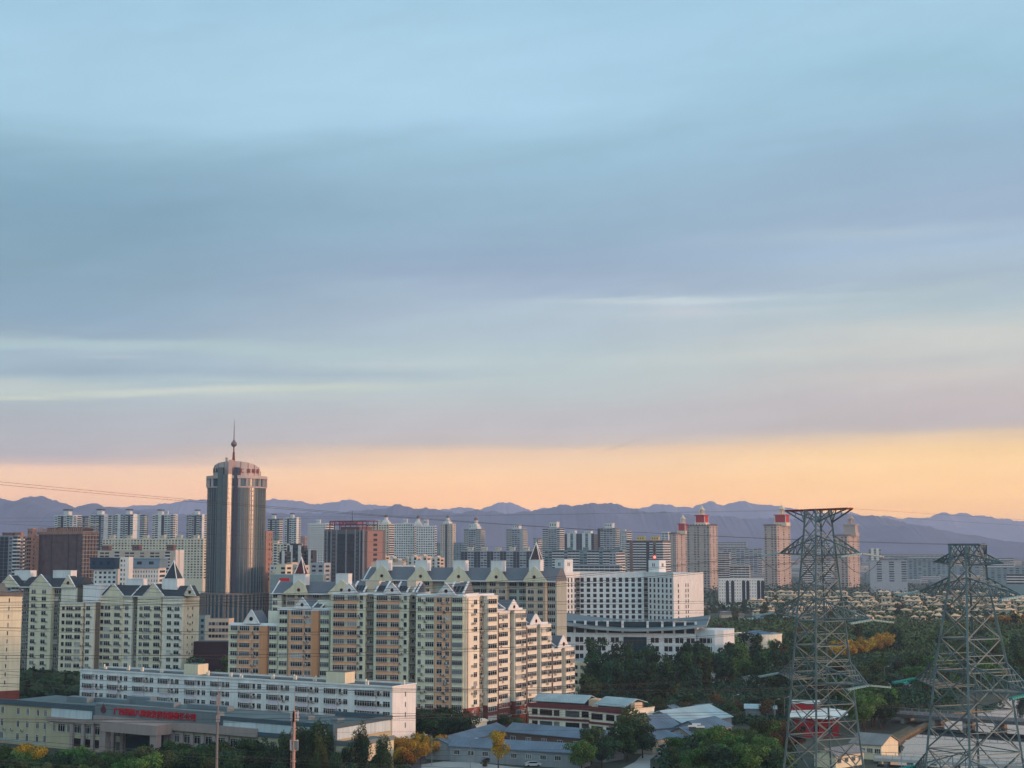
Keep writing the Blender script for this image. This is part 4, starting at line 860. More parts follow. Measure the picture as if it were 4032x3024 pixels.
for lab, a, c, b, yt, Y, pat, sp, tops, wl in [
    ('slim beige tower with a dark dome standing alone below the hills', 1732, 1782, 1794, 2062, 2500, 'nngnn', 'n', [(1756,1770,2027,FW,'dome')], FB),
    ('grey tower with a domed turret and white grid centre', 1826, 1892, 1909, 2082, 2300, 'bbWWWbb', 'b', [(1866,1882,2032,FW,'dome'),(1846,1888,2066,FW)], FG),
    ('grey tower with a white grid centre and a red strip', 1993, 2058, 2076, 2082, 2300, 'bbWWWs', 'bb', [(2018,2054,2068,FW)], FG),
    ('tall grey tower with a bright white grid front, left of the wide slabs', 2136, 2204, 2222, 2080, 2200, 'bbWWWb', 'bb', [(2162,2203,2056,FW)], FG),
    ('teal slab with two pale window strips behind the white slab building', 2222, 2340, 2364, 2100, 2420, 'gpWpggpWpg', 'g', [(2240,2272,2090,FW),(2300,2335,2092,FW)], FT),
    ('tall grey tower with a bright white grid front, right of the teal slab', 2353, 2424, 2440, 2078, 2240, 'gbWWWb', 'bb', [(2381,2420,2061,FW)], FG),
    ('short white grid tower leaning against the right grid-front tower', 2438, 2468, 2488, 2092, 2300, 'WWW', 'bb', [(2450,2466,2086,FW)], FW),
    ('dark tower end just left of the tall grid-front tower', 2100, 2118, 2138, 2118, 2500, 'bw', 'bb', [], FT),
    ('small pale tower top behind the unfinished brown slab', 2605, 2632, 2642, 2094, 2700, 'WW', 'w', [], FW)]:
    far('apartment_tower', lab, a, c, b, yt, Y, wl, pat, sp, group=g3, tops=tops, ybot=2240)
o = bpy.data.objects.get('apartment_tower')
# long middle-distance slabs
g4 = 'long mid-rise slabs in the middle distance'
for lab, a, c, b, yt, Y, pat, sp, tops, wl in [
    ('long grey slab with white grid strips and pale roof huts, behind the turreted gables', 1815, 2098, 2112, 2168, 1750, 'ggWWggWWggWWggWWggWWgg', 'w', [(1840+55*i, 1866+55*i, 2157, FCR) for i in range(5)], FG),
    ('long grey slab with balconies, left of the sign pole', 2144, 2452, 2470, 2166, 1700, 'WWbbbWbbbWWbbbWbbWWb', 'WW', [(2170+62*i, 2196+62*i, 2158, FT) for i in range(5)], FT),
    ('low grey slab with a white railing line in front of the long slabs', 2200, 2440, 2450, 2226, 1500, 'bbbbbbbbbbbb', 'b', [], FG),
    ('unfinished brown slab with yellow roof panels', 2466, 2610, 2640, 2128, 1800, 'bsbbbbgbWbb', 'bb', [(2505,2545,2113,mat('far_yellow', (214, 186, 112))),(2562,2600,2114,MATS['far_yellow'])], FBR),
    ('tall white strip building at the right end of the balcony slab', 2400, 2425, 2460, 2175, 1620, 'Ww', 'bb', [], FG),
    ('pale pink slab with dark dormers in front, left of the glass tower', 372, 690, 722, 2168, 1420, 'sWWsbsWWsWsWWsbs', 'pspp', [(400,440,2150,FBR),(520,560,2148,FBR),(656,694,2148,FBR)], FB),
    ('long cream slab on the left, behind the pink slab with dormers', 402, 800, 816, 2120, 1720, 'wwwwwwwwnwwwwwwwwnwwwwwwwwnwwwww', 'w', [(430+66*i, 456+66*i, 2110, FCR) for i in range(6)], FCR),
    ('pale slab seen right below the two crowned towers', 1052, 1180, 1192, 2140, 1700, 'wwbwwbwwww', 'w', [(1075,1100,2132,FCR)], FCR),
    ('small dull pink tower behind the white crowned tower', 1180, 1200, 1206, 2110, 2300, 'ww', 'w', [], FP),
    ('grey-teal low blocks right of the white grid towers', 1716, 1830, 1840, 2136, 2500, 'wwwwwwwwww', 'w', [(1740,1770,2128,FT)], FT),
    ('dark pale-framed office block among low roofs, between the two nearest towers', 1130, 1196, 1205, 2150, 1320, 'WpWWpW', 'g', [(1142,1190,2144,FK)], FK),
    ('dark low block left of the pale-framed office', 1100, 1130, 1134, 2172, 1300, 'WpW', 'g', [], FK),
    ('dark low block right of the pale-framed office', 1205, 1232, 1246, 2166, 1320, 'WpW', 's', [], FK)]:
    far('apartment_block', lab, a, c, b, yt, Y, wl, pat, sp, group=g4, tops=tops, ybot=2285, cat='apartment block', phi=R(16))
# low pale jumble between glass tower and sign tower, and right of it
r2 = random.Random(5)
for i in range(26):
    px = r2.uniform(1060, 1250) if i < 18 else r2.uniform(1040, 1120); Y = r2.uniform(1050, 1250); w = r2.uniform(18, 55)
    yt = 2150+60*F/Y*0+r2.uniform(62, 108)+(0)
    far('low_building', 'small pale flat-roofed building in the jumble between the two nearest towers', px, px+w, px+w+r2.uniform(6, 14), yt, Y, r2.choice([FW, FB, FG, FCR]), r2.choice(['ww', 'sW', 'wWw']), 'w', group='small flat-roofed buildings between the towers', cat='low building', roof=r2.choice([FW, FG]))
for i in range(9):
    px = 1455+i*31+r2.uniform(-6, 6); Y = 1350+r2.uniform(-40, 120)
    o_, A_2, L_, D_, z1_ = far('villa_block', 'pale pink mid-rise block with rounded roof gables, below the white grid towers', px, px+r2.uniform(26, 38), px+r2.uniform(40, 48), r2.uniform(2188, 2208), Y, FB, r2.choice(['Wpb', 'bWp', 'WpW']), 'w', group='pink mid-rise blocks below the grid towers', cat='apartment block')
    mb = MB(); xc = L_*.5; rr_ = L_*.3; mb.ext([(xc+rr_*math.cos(k*math.pi/8), z1_+rr_*.7*math.sin(k*math.pi/8)) for k in range(9)], 'y', -.3, 5); link('roof_gable', mb.mesh('roof_gable', [FB]), o_)
far('warehouse', 'pale flat hall roof right of the dark sign tower', 1462, 1590, 1600, 2214, 1150, FB, 'ssnss', 's', cat='hall', phi=R(8))
far('warehouse', 'white flat hall roof with a grey front, farther right of the dark sign tower', 1540, 1630, 1640, 2226, 1050, FW, 'bb', 's', cat='hall', phi=R(5), roof=FW)
o_, *_r = far('shop_hall', 'low blue-grey hall with a red sign board, below the jumble of pale roofs', 1066, 1272, 1285, 2262, 960, FT, 'ssssssss', 's', cat='hall', phi=R(4), roof=mat('pale_blue_roof', (150, 176, 184), .5))
Y = 955; zc = pz(2282, Y); mb = MB(); x0 = pX(1103, Y); x1 = pX(1141, Y); mb.box(0, x1-x0, 0, 1, pz(2289, Y), pz(2276, Y)); t = link('sign_board', mb.mesh('sign_board', [SIGNRED]), o_); 
t.matrix_parent_inverse = o_.matrix_basis.inverted(); t.location = (x0, Y-3, 0); 
# --- dark sign tower
B = Bld('office_tower', 'dark grey and glass tower with a red sign frame and mast on its roof', 'office tower', 1276, 1222, 1432, 1196, zr=50)
zt = B.z(1350, 2087); dep = 26; mb = MB(); mb.box(0, B.L, 0, dep, 0, zt, 0, 1); B.part('wall', mb, [mat('grey_brown_stone', (112, 108, 110), streak=.2), ROOFC])
mb = MB(); zb = 12
for a, b in ((1293, 1303), (1329, 1361), (1368, 1398), (1410, 1416), (1421, 1429)): mb.box(B.x(a), B.x(b), -.35, -.003, zb, zt-(1.5 if a not in (1329, 1368) else 3.2))
B.part('glass_bay', mb, mat('tower_teal_glass', (52, 66, 74), .15, var=.9, scale=.35))
mb = MB()
for px in (1289, 1305, 1326, 1364, 1400, 1418, 1431): x = B.x(px); mb.box(x-.5, x+.5, -.9, -.351, 0, zt+.6)
B.part('pier', mb, mat('pale_stone_pier', (150, 152, 158)))
mb = MB()
for i in range(24):
    z = zt-4-3.1*i
    for a, b in ((1329, 1361), (1368, 1398)): mb.box(B.x(a), B.x(b), -.42, -.351, z-.12, z+.12)
    for px in (1282, 1284.5, 1311, 1317, 1405): x = B.x(px); mb.box(x-.45, x+.45, -.06, -.003, z-1.0, z+.6, 1)
B.part('floor_band', mb, [FK, DG])
mb = MB(); D2 = B.d(1462); mb.box(B.L+.01, B.L+2, 2, 20, 0, zt-1, 0); B.part('side_wall', mb, mat('pink_stone', (152, 120, 112)))
mb = MB()
for i in range(20): z = zt-5-3.9*i; mb.poly([(B.L+2.05, 9, z), (B.L+2.05, 13.5, z), (B.L+2.05, 13.5, z+2), (B.L+2.05, 9, z+2)])
B.part('window', mb, [DG]); B.root.children[-1]['kind'] = 'stuff'
mb = MB(); mb.box(B.x(1331), B.x(1403), 3, 18, zt, B.z(1360, 2074), 0); mb.box(B.x(1331)+4, B.x(1390), 3.5, 12, zt+4, B.z(1360, 2056), 1); B.part('roof_house', mb, [FBR, mat('faded_red', (170, 110, 108))])
mb = MB(); zA, zB2 = B.z(1350, 2066.5), B.z(1350, 2052)
for y in (1, 14):
    mb.box(B.x(1293), B.x(1437), y, y+.6, zA-.35, zA+.35); mb.box(B.x(1293), B.x(1437), y, y+.6, zB2-.35, zB2+.35)
    for px in (1293, 1311, 1331, 1400, 1423, 1437): x = B.x(px); mb.box(x-.25, x+.25, y+.01, y+.5, zt, zB2)
for x in (B.x(1293), B.x(1437)): mb.box(x-.3, x+.3, 1.6, 14, zB2-.35, zB2+.35)
B.part('sign_frame', mb, mat('dark_red_steel', (110, 44, 62), .6))
text(B, 'sign_lettering', '日方大厦', 3.6, (B.x(1325), .6, (zA+zB2)/2), 0, mat('faded_sign_red', (176, 74, 84)), spacing=1.35)
mb = MB(); x = B.x(1365); mb.cyl(x, 6, B.z(1360, 2062), B.z(1360, 2010), .35, .12, 6); B.part('mast', mb, DARK); B.done()
# --- brown scaffolded buildings far left
B = Bld('tower_block', 'broad brown tower block wrapped in building netting, with a sunlit top edge', 'tower block', 150, 1235, 322, 1190, zr=50)
zt = B.z(236, 2104); mb = MB(); mb.box(0, B.L, 0, 14, 0, zt, 0); NET = mat('brown_netting', (112, 90, 92), .95, var=.5, scale=.2, streak=.3); B.part('wall', mb, NET)
mb = MB()
for px in (153, 203, 269, 302): x = B.x(px); mb.box(x-.35, x+.35, -.5, -.01, 0, zt)
B.part('joint', mb, FK)
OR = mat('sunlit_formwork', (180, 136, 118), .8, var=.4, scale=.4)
mb = MB(); mb.box(-2, B.L+.8, -.8, 14.5, zt+.003, zt+2.2, 0)
for i in range(22): x = -2+(B.L+2)*i/22; mb.box(x, x+.8, .5, 1.2, zt+2.21, zt+rnd.uniform(4.0, 6.5))
mb.box(8, B.L-1, 3, 10, zt+2.21, zt+5.5, 1); B.part('formwork', mb, [OR, FBR])
mb = MB(); 
for i in range(5): mb.box(B.L+.01+.0, B.L+.9, .5+2.7*i, 1.6+2.7*i, 0, zt, 0)
for i in range(26): mb.box(B.L+.01, B.L+1.4, 0, 14, 3*i+2, 3*i+2.5, 1)
B.part('scaffold', mb, [OR, FB]); B.done()
far('tower_block', 'lower brown tower block with lit balcony edges, at the right of the netted one', 322, 350, 366, 2133, 1240, FBR, 'sn', 'bb', trim=OR, cat='tower block', tops=[(330,355,2128,OR)])
far('tower_block', 'grey tower block with wide dark glass bays, at the left edge', -20, 66, 100, 2108, 1260, mat('grey_mauve', (146, 146, 152)), 'bggwb', 'bWb', cat='tower block', tops=[(10,60,2100,FBR),(60,95,2098,OR)], phi=R(14))
far('tower_block', 'orange-brown ribbed strip beside the netted block', 96, 112, 150, 2112, 1220, OR, 'Wb', 'bpwpp', cat='tower block', trim=OR, tops=[(105,140,2084,OR)])
# --- blue roofed school-like blocks
far('office_building', 'white building under a dark navy roof box, below the pink slab on the left', 370, 460, 474, 2240, 1000, FW, 'nwwww', 's', cat='building', phi=R(5), tops=[(352,470,2200,mat('navy_roof', (30, 62, 84), .6))])
far('office_building', 'slim white stair tower with a grey cross band between two blue roofed buildings', 473, 508, 516, 2193, 992, FW, 'wns', 's', cat='building', phi=R(5))
far('office_building', 'long white building with rows of paired windows under a sloping blue roof', 500, 625, 655, 2236, 1010, FW, 'nnnnnnnnnnnn', 'w', cat='building', phi=R(5), wfr=.7, tops=[(470,660,2202,mat('blue_slate_roof', (112, 138, 156), .6))])
# --- red crowned towers on the right
CR = mat('crown_red', (190, 14, 28), .6); PNK = mat('towers_pink_render', (190, 172, 160), var=.2, streak=.25)
def redtower(lab, a, c, b, yt, Y, ycup, cx0, cx1, red=True):
    o, A, L, D, z1 = far('apartment_tower', lab, a, c, b, yt, Y, PNK, 'wswwsww' if c-a > 60 else 'wsww', 'wswsw', rowh=3.3, group='pink towers with lantern tops', wfr=.5, hfr=.5, trim=FG, tops=[])
    mb = MB(); mb.box(-1.2, L+1.2, -1.2, D+1.2, z1+.003, z1+.8, 0)
    for i in range(8): x = L*(i+.5)/8; mb.box(x-.8, x+.8, -.8, .6, z1+.81, z1+2.4, 0)
    for i in range(6): y = D*(i+.5)/6; mb.box(L-.6, L+.8, y-.8, y+.8, z1+.81, z1+2.4, 0)
    link('cornice', mb.mesh('cornice', [mat('dark_cornice', (120, 104, 104))]), o)
    mb = MB(); w = (cx1-cx0)/F*Y/2; xm = L*.55; ym = D*.5; a_ = ((cx0+cx1)/2-CX)/F
    S = A+Vector((math.sin(PH), math.cos(PH)))*ym; u = Vector((math.cos(PH), -math.sin(PH))); xm = (a_*(S.y*cs+(z1-H)*sn)-S.x)/(u.x-a_*u.y*cs)
    zc = pz(ycup, Y); h = zc-z1; w *= 1.05
    mb.box(xm-w, xm+w, ym-w, ym+w, z1, z1+h*.15, 0)
    for sx in (-1, 1):
        mb.box(xm+sx*w*.84-.4, xm+sx*w*.84+.4, ym-w*.9, ym-w*.84, z1+h*.15, z1+h*.47, 0); mb.box(xm+w*.845, xm+w*.9, ym+sx*w*.84-.4, ym+sx*w*.84+.4, z1+h*.15, z1+h*.47, 0)
    mb.box(xm-w*.84, xm+w*.84, ym-w*.84, ym+w*.84, z1+h*.15, z1+h*.45, 1 if red else 0); mb.box(xm-w, xm+w, ym-w, ym+w, z1+h*.45, z1+h*.49, 1 if red else 0)
    mb.box(xm-w*.45, xm+w*.45, ym-w*.45, ym+w*.45, z1+h*.49, z1+h*.52, 0)
    for sx in (-1, 1):
        for sy in (-1, 1): mb.box(xm+sx*w*.38-.5, xm+sx*w*.38+.5, ym+sy*w*.38-.5, ym+sy*w*.38+.5, z1+h*.52, z1+h*.71, 0)
    mb.cyl(xm, ym, z1+h*.52, z1+h*.71, w*.18, n=8, mi=0); mb.box(xm-w*.48, xm+w*.48, ym-w*.48, ym+w*.48, z1+h*.71, z1+h*.74, 0); mb.pyr(xm-w*.34, xm+w*.34, ym-w*.34, ym+w*.34, z1+h*.74, z1+h*.93, 0); mb.cyl(xm, ym, z1+h*.9, zc, .25, .1, 5, 0)
    link('lantern', mb.mesh('lantern', [FCR if red else PNK, CR]), o)
redtower('smaller pink tower with a red lantern, half hidden behind the next one', 2637, 2662, 2706, 2102, 2450, 2018, 2673, 2706)
redtower('broad pink tower with a big red lantern, nearest to the white slab building', 2705, 2795, 2826, 2070, 2060, 1981, 2742, 2785)
redtower('pink tower with a red lantern, left of the first pylon', 3010, 3060, 3154, 2070, 2150, 1978, 3055, 3104)
redtower('pink tower with a bare stone lantern, right of the first pylon', 3282, 3338, 3426, 2110, 2200, 2015, 3326, 3376, red=False)
# --- grey mid-rises on the right
g5 = 'grey mid-rise slabs on the right-hand plain'
for i, (a, c, b, yt, Y, pat, wl, lab) in enumerate([
    (2826, 2940, 3014, 2134, 3000, 'bbbbbbbbb', FG, 'farthest grey slab seen between the two lantern towers'),
    (2830, 3000, 3016, 2158, 2500, 'bWWbWWbWWb', FG, 'grey slab with white strips between the lantern towers'),
    (2826, 2872, 2884, 2175, 2100, 'bbb', FG, 'small balcony block beside the broad lantern tower'),
    (2872, 2950, 2970, 2228, 1900, 'bbbbb', FB, 'low pinkish balcony block between the lantern towers'),
    (3150, 3270, 3284, 2136, 2800, 'WbWbWb', FG, 'grey slab behind the first pylon, between two lantern towers'),
    (3160, 3270, 3284, 2184, 2200, 'bbWWbb', FG, 'nearer grey slab behind the first pylon'),
    (3420, 3470, 3484, 2160, 2300, 'WpWpW', FG, 'pale slab end right of the last lantern tower'),
    (3424, 3570, 3582, 2206, 1950, 'sWsWsW', FG, 'long grey building with a white roof edge right of the last lantern tower'),
    (3440, 3720, 3740, 2182, 3000, 'bbbbbbbbbbbbbb', FG, 'long low slab far behind the second pylon'),
    (3500, 3760, 3790, 2198, 2600, 'wwwwwwwwwwwwww', FT, 'long low slab in the middle behind the second pylon'),
    (3560, 3860, 3880, 2228, 2700, 'wwwwwwwwww', FT, 'long flat hall with a pale roof edge behind the second pylon'),
    (3790, 3990, 4010, 2196, 2700, 'bbbbbbbb', FG, 'grey slab at the right behind the second pylon'),
    (3870, 4090, 4100, 2232, 2100, 'wwwwwwwww', FT, 'long slab at the right edge above the villas'),
    (3960, 4090, 4100, 2258, 1700, 'bbbb', FT, 'low slab with a dark roof at the right edge')]):
    far('apartment_block', lab, a, c, b, yt, Y, wl, pat, 'w', group=g5, cat='apartment block', phi=R(10), ybot=2300, trim=FW)
o_, A2, L2, D2_, z2 = far('arcade_building', 'white arcade building with tall arched openings, before the lantern towers', 2828, 3006, 3016, 2277, 1500, FW, 'w'*18, 'w', cat='building', phi=R(3), wfr=.35, hfr=.3)
mb = MB()
for px in (2863, 2884, 2928, 2945, 2988, 3004):
    x = (px-2828)/(3006-2828)*L2*.98; mb.poly([(x-1.6, -.12, 2), (x+1.6, -.12, 2), (x+1.6, -.12, z2-3.6), (x+1.0, -.12, z2-2.4), (x, -.12, z2-1.9), (x-1.0, -.12, z2-2.4), (x-1.6, -.12, z2-3.6)])
link('arched_window', mb.mesh('arched_window', [DG]), o_); o_.children[-1]['kind'] = 'stuff'
# scattered far-off low city, merged: only a texture of roofs at this distance
mb = MB(); r3 = random.Random(9)
for i in range(620):
    Y = r3.uniform(2300, 6500)**1.0; px = r3.uniform(-300, 4300); w = r3.uniform(20, 80); h = r3.uniform(9, 26) if px < 3000 else r3.uniform(6, 16); X = pX(px, Y); d_ = r3.uniform(10, 16); a = len(mb.v)
    mb.box(X, X+w, Y, Y+d_, 0, h, r3.choice((0, 1, 2))); ca = math.cos(-.3)
    for k in range(int(h/3.2)):
        z = k*3.2+1.2; mb.poly([(X+1, Y-.3, z), (X+w-1, Y-.3, z), (X+w-1, Y-.3, z+1.3), (X+1, Y-.3, z+1.3)], 3)
o = link('distant_city', mb.mesh('distant_city', [FG, FB, FT, MG])); tag(o, 'low roofs and blocks of the far city spreading to the foot of the hills', 'distant city', kind='stuff')
# --- villas
def villam(k):
    mb = MB(); rr = random.Random(k); w, d_ = rr.uniform(15, 22), rr.uniform(12, 15); h = rr.uniform(9.5, 11)
    mb.box(-w/2, w/2, 0, d_, 0, h, 0); mb.box(-w/2-1.0, w/2+1.0, -1.0, d_+1.0, h+.003, h+.45, 2)
    mb.pyr(-w/2+.6, 0, .5, d_-1, h+.46, h+3.6, 1); mb.pyr(.4, w/2-.3, 1.2, d_-.3, h+.46, h+3.0, 1)
    for r_ in range(3):
        for c in range(4):
            x = -w/2+w*(c+.5)/4; z = 1.2+3.1*r_; mb.poly([(x-1.1, -.06, z), (x+1.1, -.06, z), (x+1.1, -.06, z+1.5), (x-1.1, -.06, z+1.5)], 3)
        mb.box(-w*.3, w*.05, -1.0, -.07, 3.1*r_+.6, 3.1*r_+1.0, 0)
    mb.box(w/2-3, w/2+2, -2.5, 4, 0, h*.62, 0); mb.pyr(w/2-3.4, w/2+2.4, -2.9, 4.4, h*.62+.01, h*.62+2.0, 1)
    return mb.mesh('villa', [FCR, mat('sand_roof', (222, 184, 146), rand=.22), mat('dark_eaves', (96, 72, 66)), DG])
VM = [villam(k) for k in range(4)]; nv = 0
for row, Y in enumerate((1150, 1250, 1350, 1460, 1600, 1760)):
    yb = HZ+60*F/Y; p0 = 3000-(30 if row > 2 else 0) if Y < 1500 else 3000; px = p0+r3.uniform(0, 20)
    if row == 0: px = 3380
    while px < 4090:
        X = pX(px, Y, 5); o = link('villa', r3.choice(VM), None, (X, Y+r3.uniform(-12, 12), 0), r3.choice((-.45, -.5, -.52)) ); nv += 1
        q_ = r3.uniform(.62, .88); o.scale = (q_*1.2, q_, q_*.85)
        tag(o, 'cream villa with sand-coloured hipped roofs, in the rows of villas before the right-hand plain', 'villa', 'rows of cream villas with sand-coloured roofs'); px += r3.uniform(84, 122)*1300/Y
# ============================================================ the round glass tower
TX, TY = pX(928, 1150, 60), 1150; T = thing('skyscraper', 'round blue glass skyscraper with stone ribs and a spire with a ball', 'skyscraper', (TX, TY, 0))
def vz(py, Y=1132): return pz(py, Y)
Rm = 113/F*1150*.985; zC = vz(1884); STN = mat('warm_stone_rib', (150, 134, 122), .6, streak=.1); TG = mat('skyscraper_glass', (4, 74, 90), .28, var=.5, scale=.3, spec=.5); TG.node_tree.nodes['Principled BSDF'].inputs['IOR'].default_value = 1.7; CRN = mat('crown_panel', (190, 172, 166), .5)
TGG = mat('bay_glass', (14, 80, 92), .34, var=.35, scale=.3, spec=.5); TGG.node_tree.nodes['Principled BSDF'].inputs['IOR'].default_value = 2.3
mb = MB(); n = 96; mb.cyl(0, 0, 0, zC, Rm, n=n); link('glass_wall', mb.mesh('glass_wall', [TG]), T)
mb = MB()
def pol(a, r): return (r*math.sin(a), -r*math.cos(a))   # angle from the side facing the camera, + right
for i in range(48):
    a = 2*math.pi*(i+.5)/48
    if -R(31) < (a if a < math.pi else a-2*math.pi) < R(15): continue
    p = pol(a, Rm+.14); wv = .95 if i % 2 else .55
    mb.bar((p[0], p[1], 0), (p[0], p[1], vz(1918)), wv*.5, .3)
link('rib', mb.mesh('rib', [STN]), T); T.children[-1]['kind'] = 'stuff'
mb = MB()
for k in range(int(zC/3.6)):
    z = 3.6*k; 
    b = len(mb.v); m_ = 64
    for zz, rr in ((z, Rm+.12), (z+.9, Rm+.12)):
        mb.v += [(rr*math.cos(2*math.pi*i/m_), rr*math.sin(2*math.pi*i/m_), zz) for i in range(m_)]
    for i in range(m_): j = (i+1) % m_; mb.f.append((b+i, b+j, b+m_+j, b+m_+i)); mb.m.append(0)
link('spandrel', mb.mesh('spandrel', [mat('spandrel_bronze', (8, 62, 74), .4, spec=.9)]), T)
mb = MB(); mb.cyl(0, 0, zC, zC+2.2, Rm+1.4, n=n); mb.cyl(0, 0, vz(1920), vz(1915), Rm+.8, n=n)
for i in range(24):
    a = 2*math.pi*i/24; p = pol(a, Rm+.5)
    if -R(31) < (a if a < math.pi else a-2*math.pi) < R(15): continue
    mb.bar((p[0], p[1], vz(1916)), (p[0], p[1], zC), 1.6, 1.2)
link('cornice', mb.mesh('cornice', [CRN]), T)
Rd = 92.5/F*1150*.985; mb = MB(); b = 0; m_ = 96; z0, zS, zT = zC+2.2, vz(1852), vz(1815)
for i in range(m_):
    a = 2*math.pi*i/m_; f = max(0, math.cos(a))
    zt_ = zS+(zT-zS)*(math.sqrt(f)*.6+.4*f); p = pol(a, Rd); mb.v += [(p[0], p[1], z0), (p[0], p[1], zt_), (p[0]*.96, p[1]*.96, zt_)]
for i in range(m_):
    j = (i+1) % m_; mb.f += [(3*i, 3*j, 3*j+1, 3*i+1), (3*i+1, 3*j+1, 3*j+2, 3*i+2)]; mb.m += [0, 0]
mb.f.append(tuple(3*i+2 for i in range(m_))); mb.m.append(0)
for i in range(0, m_, 5):
    a = 2*math.pi*i/m_; f = max(0, math.cos(a)); zt_ = zS+(zT-zS)*(math.sqrt(f)*.6+.4*f); p = pol(a, Rd+.1); mb.bar((p[0], p[1], z0), (p[0], p[1], zt_), .3, .3, 1)
link('crown', mb.mesh('crown', [CRN, GREYW]), T)
# characters on the crown
for k, (ch, px) in enumerate((('东', 845), ('方', 861), ('大', 877), ('汇', 962), ('京', 986), ('银', 1002), ('行', 1014))):
    s_ = (px-928)/92.5; a = math.asin(max(-.97, min(.97, s_))); p = pol(a, Rd+.5); z = vz(1854 if px > 900 else 1851)
    text(T, 'sign_lettering', ch, 3.3, (p[0], p[1], z), a, mat('rust_red_letters', (140, 66, 58)) if px > 900 else mat('dark_letters', (70, 74, 90)), ext=.2)
zb = vz(1870)
def prism(name, pts, z0, z1, m): mb = MB(); mb.ext(pts, 'z', z0, z1); return link(name, mb.mesh(name, m if isinstance(m, list) else [m]), T)
def fx(px, r): x = (px-928)/F*1132*1.0; return x
yf = -Rm*.98-2.0
prism('pier', [(fx(873, 0), -Rm*.9-2.2), (fx(893, 0), -Rm*.9-2.6), (fx(893, 0), -12), (fx(873, 0), -12)], 0, vz(1841), mat('grey_green_stone', (92, 104, 104), .7, streak=.2))
mb = MB(); X0, X1, X2 = fx(893, 0), fx(916, 0), fx(938, 0); yv = -Rm-3.4
mb.ext([(X0+.01, -Rm-1.2), (X1, yv-.2), (X2-.01, yv+3.0+(X2-X1)*.2), (X2-.01, -12), (X0+.01, -12)], 'z', 0, vz(1868), 0); link('glass_bay', mb.mesh('glass_bay', [TGG]), T)
mb = MB()
for k in range(int(vz(1868)/3.6)):
    z = 3.6*k+2; mb.bar((X0, -Rm-1.3, z), (X1, yv-.32, z), .25, .3); mb.bar((X1, yv-.32, z), (X2, yv+2.9+(X2-X1)*.2, z), .25, .3)
for k in range(1, 5):
    t_ = k/5; mb.bar((X0+(X1-X0)*t_, -Rm-1.2+(yv+Rm+1.2)*t_-.1, 0), (X0+(X1-X0)*t_, -Rm-1.2+(yv+Rm+1.2)*t_-.1, vz(1868)), .2, .3); q0, q1 = yv-.2, yv+3.0+(X2-X1)*.2; mb.bar((X1+(X2-X1)*t_, q0+(q1-q0)*t_-.1, 0), (X1+(X2-X1)*t_, q0+(q1-q0)*t_-.1, vz(1868)), .2, .3)
mb.bar((X1, yv-.3, 0), (X1, yv-.3, vz(1866)), .6, .6)
link('mullion', mb.mesh('mullion', [STN]), T)
prism('pier', [(X2, -Rm-1.4), (fx(951, 0), -Rm-1.0), (fx(957, 0), -Rm+2), (fx(957, 0), -12), (X2, -12)], 0, vz(1841), mat('dark_blue_stone', (54, 60, 76), .5, streak=.1))
prism('fin', [(fx(918, 0), yv-.1), (fx(930, 0), yv+.6), (fx(930, 0), -12), (fx(918, 0), -12)], vz(1868)+.01, vz(1812), mat('fin_pink_stone', (190, 158, 150), .6))
mb = MB(); xs = fx(926.5, 0); mb.cyl(xs, -14, vz(1815), vz(1778), 1.1, .8, 8, 1); mb.cyl(xs, -14, vz(1778), vz(1757), .5, .5, 8, 1); mb.ball(xs, -14, vz(1747), 2.25, n=16, k=12); mb.cyl(xs, -14, vz(1737), vz(1690), .4, .3, 8, 0); mb.cyl(xs, -14, vz(1690), vz(1650), .28, .08, 6, 0); mb.cyl(xs, -14, vz(1735), vz(1730), 1.0, .5, 8)
link('spire', mb.mesh('spire', [mat('spire_metal', (120, 104, 104), .45, metal=.3), mat('spire_red', (120, 64, 56), .6)]), T)
mb = MB(); mb.cyl(fx(901, 0), -16, vz(1822), vz(1806), .5, .4, 6); mb.ball(fx(901, 0), -16, vz(1804), 1.2, .9); mb.cyl(fx(898, 0), -16, vz(1822), vz(1808), .3, .3, 6); mb.cyl(fx(904, 0), -16, vz(1822), vz(1808), .3, .3, 6); link('roof_antenna', mb.mesh('roof_antenna', [CRN]), T)
zpod = pz(2342, 1125); mb = MB(); mb.cyl(0, 0, 0, zpod, Rm+3.2, n=n); mb.cyl(0, 0, zpod, zpod+1, Rm+3.8, n=n, mi=1)
for i in range(44):
    a = 2*math.pi*i/44; p = pol(a, Rm+3.4); mb.bar((p[0], p[1], 0), (p[0], p[1], zpod), 1.3, 1.0, 1)
link('podium', mb.mesh('podium', [TG, mat('podium_stone', (134, 124, 116), streak=.2)]), T)
far('tower_block', 'slim pink stone slab touching the right side of the round tower', 1030, 1046, 1072, 2090, 1190, mat('slab_pink_stone', (168, 130, 116)), 'n', 'swn', rowh=3.9, cat='tower block', wfr=.4)
mb = MB(); o_ = bpy.data.objects[-1] if False else None
far('low_building', 'low cream and pink building at the foot of the round tower', 826, 905, 925, 2436, 745, FB, 'WWWWWW', 's', cat='building', phi=R(8), tops=[], trim=FP)
far('low_building', 'grey-teal low building at the left foot of the round tower', 772, 812, 828, 2424, 790, FT, 'ww', 's', cat='building', phi=R(8))
far('low_building', 'dark maroon shed roof beside the trees, left of the peach block', 770, 900, 912, 2526, 640, mat('maroon_shed', (66, 44, 50)), 'ss', 's', cat='shed', phi=R(3))
